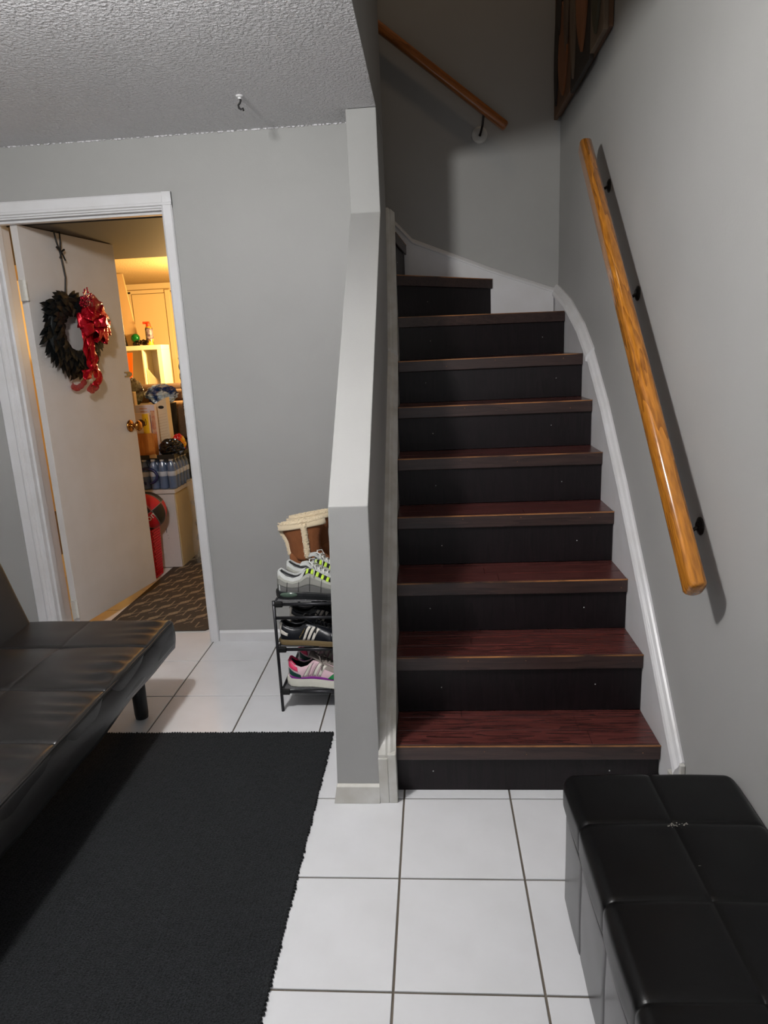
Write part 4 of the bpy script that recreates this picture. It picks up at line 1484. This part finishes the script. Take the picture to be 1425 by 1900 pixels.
MB().box(-.062, .068, -.018, .018, 0, .338).obj('carton', M['fb_w'], c2, bev=.001)
MB().box(-.060, .036, -.0192, -.0182, .02, .272).obj('photo_panel', M['fb_d'], c2)
MB().box(.038, .067, -.0192, -.0182, .02, .300).obj('side_panel', M['fb_o'], c2)
for l_, z_ in ((0, .312), (1, .292)):
    MB().box(-.032 + .004 * l_, .020, -.0192, -.0182, z_, z_ + .006).obj('print_line', M['fb_o'], c2)
c3 = empty('cream_carton', (-1.802, 2.478, .7545), 'narrow cream carton standing upright beside the door edge', 'box')
c3.location = (-1.838, 2.545, .7455)
MB().box(-.020, .022, -.02, .02, 0, .425).obj('carton', mat('cream_card', (222, 196, 158), .6), c3, bev=.002)
MB().box(-.006, .014, -.0213, -.0202, .35, .385).box(-.010, -.004, -.0213, -.0202, .25, .33).obj('print_mark', M['cer_b'], c3)

# paper bag with handle hole
pb_ = empty('paper_carton', (-1.690, 2.66, .7455), 'tall beige carton with an oval handle hole and printed lines', 'box')
M['beige'] = mat('beige_carton', (222, 204, 174), .6)
MB().prism([(-.045, 0), (.047, 0), (.044, .375), (-.044, .330)], -.035, .035, 1).obj('carton', M['beige'], pb_, bev=.002)
MB().ball((.006, -.0352, .312), .020, 18, 8, (1.0, .1, .55)).obj('handle_hole', M['cord'], pb_)
ln = MB()
for i in range(13):
    z = .03 + .019 * i
    ln.add([(-.030, -.0356, z), (.036, -.0356, z + .012), (.036, -.0356, z + .0135), (-.030, -.0356, z + .0015)], [(0, 1, 2, 3)])
ln.obj('printed_lines', mat('tan_print', (190, 156, 116), .6), pb_, kind='stuff')


# crumpled plastic bags
def crumple(name, c, r, sc, mt, label, cat, seed=0, amp=.25, freq=3.0, zmin=None):
    e = link(name, None, None, None, label, cat, loc=(c[0], c[1], c[2] - r * sc[2] if zmin is None else zmin))
    rings = []
    nu, nv = 40, 24
    base = c[2] - e.location.z
    for i in range(nv + 1):
        t = -PI / 2 + PI * min(max(i, .03), nv - .03) / nv
        ring = []
        for k in range(nu):
            a = 2 * PI * k / nu
            d = Vector((math.cos(t) * math.cos(a), math.cos(t) * math.sin(a), math.sin(t)))
            n = abs(nz(d.x * freq + seed, d.y * freq, d.z * freq)) + .5 * abs(nz(d.x * freq * 2.3 + seed, d.y * freq * 2.3, d.z * freq * 2.3 + 7))
            rr = r * (1.12 - amp * n * 2)
            z = base + d.z * rr * sc[2]
            ring.append((d.x * rr * sc[0], d.y * rr * sc[1], max(z, 0)))
        rings.append(ring)
    MB().loft(rings).obj(name + '_skin', mt, e, smooth=False)
    return e


M['bagblack'] = mat('black_plastic_film', (12, 12, 14), .22, spec=.7)
M['bagblue'] = mat('blue_plastic_film', (22, 52, 108), .2, spec=.7, var=((190, 210, 230), 14, .12))
M['baggrey'] = mat('brown_grey_film', (74, 54, 48), .3, var=((190, 186, 176), 16, .2))
M['chips'] = mat('red_yellow_snack_foil', (214, 30, 24), .3, var=((240, 180, 20), 12, .12))
M['lime'] = mat('lime_green_pouch', (150, 214, 60), .4)
crumple('plastic_bag', (-1.605, 2.53, .79), .105, (.80, .40, .62), M['bagblack'], 'crumpled black plastic bag lying on the tray beside the wooden box', 'bag', 3, zmin=.7455, amp=.18, freq=3.2)
crumple('snack_bag', (-1.600, 2.655, .81), .060, (.8, .45, 1.0), M['chips'], 'red and yellow snack bag beside the beige carton', 'bag', 9, zmin=.7455)
bin_ = empty('storage_bin', (-1.93, 2.95, 0), 'dark storage bin behind the cartons holding plastic bags', 'bin')
MB().loft([[(sx * (.15 + .03 * t), sy * (.12 + .02 * t), 1.06 * t) for sx, sy in ((-1, -1), (1, -1), (1, 1), (-1, 1))] for t in (0, 1)]).obj('bin_body', M['black_plastic'], bin_, bev=.004)
crumple('plastic_bag', (-1.80, 2.95, 1.125), .11, (1.05, .7, .66), M['bagblue'], 'shiny blue plastic bag lying on the dark bin behind the cartons', 'bag', 5, zmin=1.062)
crumple('plastic_bag', (-1.965, 2.88, 1.155), .075, (.85, .5, 1.25), M['baggrey'], 'brown and grey crumpled bag leaning by the edge of the open door', 'bag', 12, zmin=1.064)
crumple('pouch', (-1.90, 2.69, .935), .05, (.8, .35, 3.9), M['lime'], 'lime green pouch between the cartons and the blue bag', 'pouch', 2, zmin=.7455)
crumple('garbage_bag', (-1.54, 2.945, .42), .38, (.42, .28, 1.04), M['bagblack'], 'large black garbage bag on the floor behind the cabinet', 'bag', 21)

# sack of empty bottles at the right of the cabinet
sk = empty('bottle_sack', (-1.47, 2.62, 0), 'clear plastic sack of empty bottles beside the white cabinet', 'bag')
M['petclear'] = mat('clear_empty_bottle', (220, 214, 196), .08, trans=.7)
bme2 = bme.copy()
bme2.materials.clear()
bme2.materials.append(M['petclear'])
for i in range(16):
    b_ = link('bottle', bme2, sk)
    b_.location = (random.uniform(-.045, .03), -.09 + .06 * (i % 4), .035 + .125 * (i // 4))
    b_.rotation_euler = (random.uniform(-1.4, 1.4), random.uniform(-.5, .5), 0)
    b_.scale = (.9, .9, .65)
rings = []
for i in range(14):
    t = i / 13
    rings.append([((.075 + .012 * math.sin(t * 7)) * math.cos(2 * PI * k / 26) * (1 + .16 * nz(k * .5, t * 5, 1)), .15 * math.sin(2 * PI * k / 26) * (1 + .1 * nz(k * .6, t * 6, 3)), .002 + .56 * t) for k in range(26)])
MB().loft(rings).obj('sack_film', mat('clear_sack_film', (206, 200, 186), .15, alpha=.32, spec=.8), sk, smooth=False)

# brown couch
M['couch'] = mat('brown_tweed', (134, 106, 76), .9, bump=(300, .6, .002), var=((100, 78, 58), 180, .4))
M['couchd'] = mat('dark_brown_tweed', (96, 74, 58), .9, bump=(300, .6, .002), var=((70, 54, 44), 160, .4))
co = empty('couch', (-1.85, 3.45, 0), 'brown tweed couch in front of the white cube shelf', 'couch')
coi = Matrix.Translation((1.85, -3.45, 0))
for nm, mtk, lo_, hi_, r_, rotx in (('seat_cushion', 'couch', (-2.06, 3.16, .78), (-1.55, 3.62, 1.05), .05, 0), ('back_cushion', 'couchd', (-2.30, 3.60, .62), (-1.55, 3.78, 1.17), .05, 0), ('arm', 'couchd', (-2.04, 3.36, 1.04), (-1.55, 3.60, 1.13), .035, 0), ('base', 'couchd', (-2.28, 3.2, .05), (-1.56, 3.75, .76), .03, 0)):
    o = puff(nm, M[mtk], lo_, hi_, r_, (), (), 0, .003, .01, .05)
    o.data.transform(coi)
    o.parent = co
for x, y in ((-.38, -.2), (.25, -.2), (-.38, .25), (.25, .25)):
    MB().lathe([(.02, 0), (.025, .052)], (x, y, 0), 10).obj('leg', M['black_plastic'], co)

# cube shelf
cs = empty('cube_shelf', (-2.44, 4.18, 0), 'white cube shelf glowing yellow in lamplight at the back of the far room', 'shelf')


def csb(x0, x1, z0, z1, y0=-.19, y1=-.0, nm='board'):
    return MB().box(x0, x1, y0, y1, z0, z1).obj(nm, M['shelfwhite'], cs, bev=.001)


csb(-.43, .270, 1.452, 1.490)
csb(-.43, -.392, 0, 1.451)
csb(.232, .270, 0, 1.451)
csb(.095, .108, 1.105, 1.451)
csb(-.391, .231, 1.086, 1.104)
csb(-.391, .231, .72, .738)
csb(-.391, .231, .36, .378)
csb(-.391, .231, 0, .03)
csb(-.39, .23, .031, 1.451, -.004, -.0005, 'back_board')
pk = MB()
stk = empty('paper_stack', (-2.27, 4.07, 1.1045), 'clear folders and papers leaning inside the top right shelf cube', 'papers')
for i in range(5):
    MB().add([(-.056, -.06 + .02 * i, .0), (.06, -.06 + .02 * i, .0), (.06, -.055 + .02 * i, .0), (-.056, -.055 + .02 * i, .0), (-.056, -.06 + .02 * i, .20 - .02 * i), (.056, -.06 + .02 * i, .045 + .008 * i), (.056, -.055 + .02 * i, .045 + .008 * i), (-.056, -.055 + .02 * i, .20 - .02 * i)],
             [(0, 3, 2, 1), (4, 5, 6, 7), (0, 1, 5, 4), (1, 2, 6, 5), (2, 3, 7, 6), (3, 0, 4, 7)]).obj('folder', M['shelfwhite'] if i % 2 else M['beige'], stk)
# things on the cube shelf
sc_ = empty('spray_can', (-2.29, 4.07, 1.4905), 'dark spray can with orange-red trigger top on the cube shelf', 'spray can')
M['canb'] = mat('dark_can_print', (34, 26, 48), .3, var=((200, 160, 40), 22, .12))
M['redtop'] = mat('orange_red_plastic', (226, 62, 26), .4)
MB().lathe([(.030, 0), (.031, .005), (.031, .140), (.024, .155)], (0, 0, 0), 20).obj('can', M['canb'], sc_, smooth=True)
MB().lathe([(.031, .05), (.0316, .051), (.0316, .138), (.031, .139)], (0, 0, 0), 20).obj('can_label', mat('silver_label', (150, 140, 150), .4, var=((60, 40, 60), 40, .3)), sc_, smooth=True)
MB().lathe([(.022, .155), (.019, .180), (.012, .190)], (0, 0, 0), 16).box(-.045, .012, -.010, .010, .178, .198).obj('trigger_top', M['redtop'], sc_, bev=.002)
gb = empty('green_bauble', (-2.425, 4.09, 1.4905), 'glossy green ball ornament at the left of the cube shelf top', 'ornament')
MB().ball((0, 0, .066), .038, 20, 12).obj('ball', mat('glossy_green', (16, 112, 48), .12, metal=.5), gb, smooth=True)
MB().lathe([(.024, 0), (.030, .014), (.026, .030)], (0, 0, 0), 16).obj('stand', M['cord'], gb, smooth=True)
tk = empty('tangled_beads', (-2.365, 4.08, 1.4905), 'tangle of dark beads and buckles beside the green ornament', 'beads')
tb = MB()
for i in range(60):
    a = random.uniform(0, 2 * PI)
    tb.ball((random.uniform(-.045, .045), random.uniform(-.025, .025), random.uniform(.006, .045)), random.uniform(.005, .010), 7, 5)
tb.obj('beads', mat('dark_bronze_bead', (56, 40, 26), .3, metal=.5), tk, smooth=True, kind='stuff')
bo = empty('leaning_board', (-2.45, 4.08, 1.4905), 'tall brown board leaning on the cube shelf behind the open door', 'board')
MB().prism([(-.06, 0), (.045, 0), (-.030, .60), (-.16, .60)], .03, .045, 1).obj('panel', mat('tan_board', (190, 160, 118), .6), bo)
MB().prism([(-.085, 0), (-.058, 0), (-.158, .60), (-.30, .60)], .02, .05, 1).obj('black_edge', M['cord'], bo)
of = empty('orange_folder', (-2.46, 3.965, 1.30), 'bright orange card at the upper left of the cube shelf', 'card')
of.location = (-2.49, 4.0, 1.1045)
MB().prism([(-.05, 0.0), (.02, 0), (.060, .33), (-.05, .33)], -.002, .002, 1).obj('card', mat('bright_orange_card', (244, 108, 24), .5), of)

# speckled blanket hanging at the right of the far room
bl = empty('speckled_blanket', (-1.50, 3.125, 0), 'black and white speckled blanket draped on a stand beyond the door jamb', 'blanket')
M['speck'] = mat('speckled_knit', (26, 22, 20), .9, bump=(60, .8, .006), var=((196, 176, 150), 60, .08))


def blf(u, v):
    z = lerp(.86, 1.50, v)
    x = lerp(-.205 - .02 * math.sin(v * 3) + (.02 if v > .8 else 0), .12, u) + .004 * math.sin(z * 90)
    return (x, .03 * math.sin(u * 14 + v * 2), z)


MB().grid(blf, 30, 50).obj('cloth', M['speck'], bl, smooth=True, solid=.012)
MB().tube([(.03, .03, 0), (.03, .03, 1.5)], .012, 10).box(-.03, .09, -.02, .08, 0, .02).obj('stand', M['black_plastic'], bl)
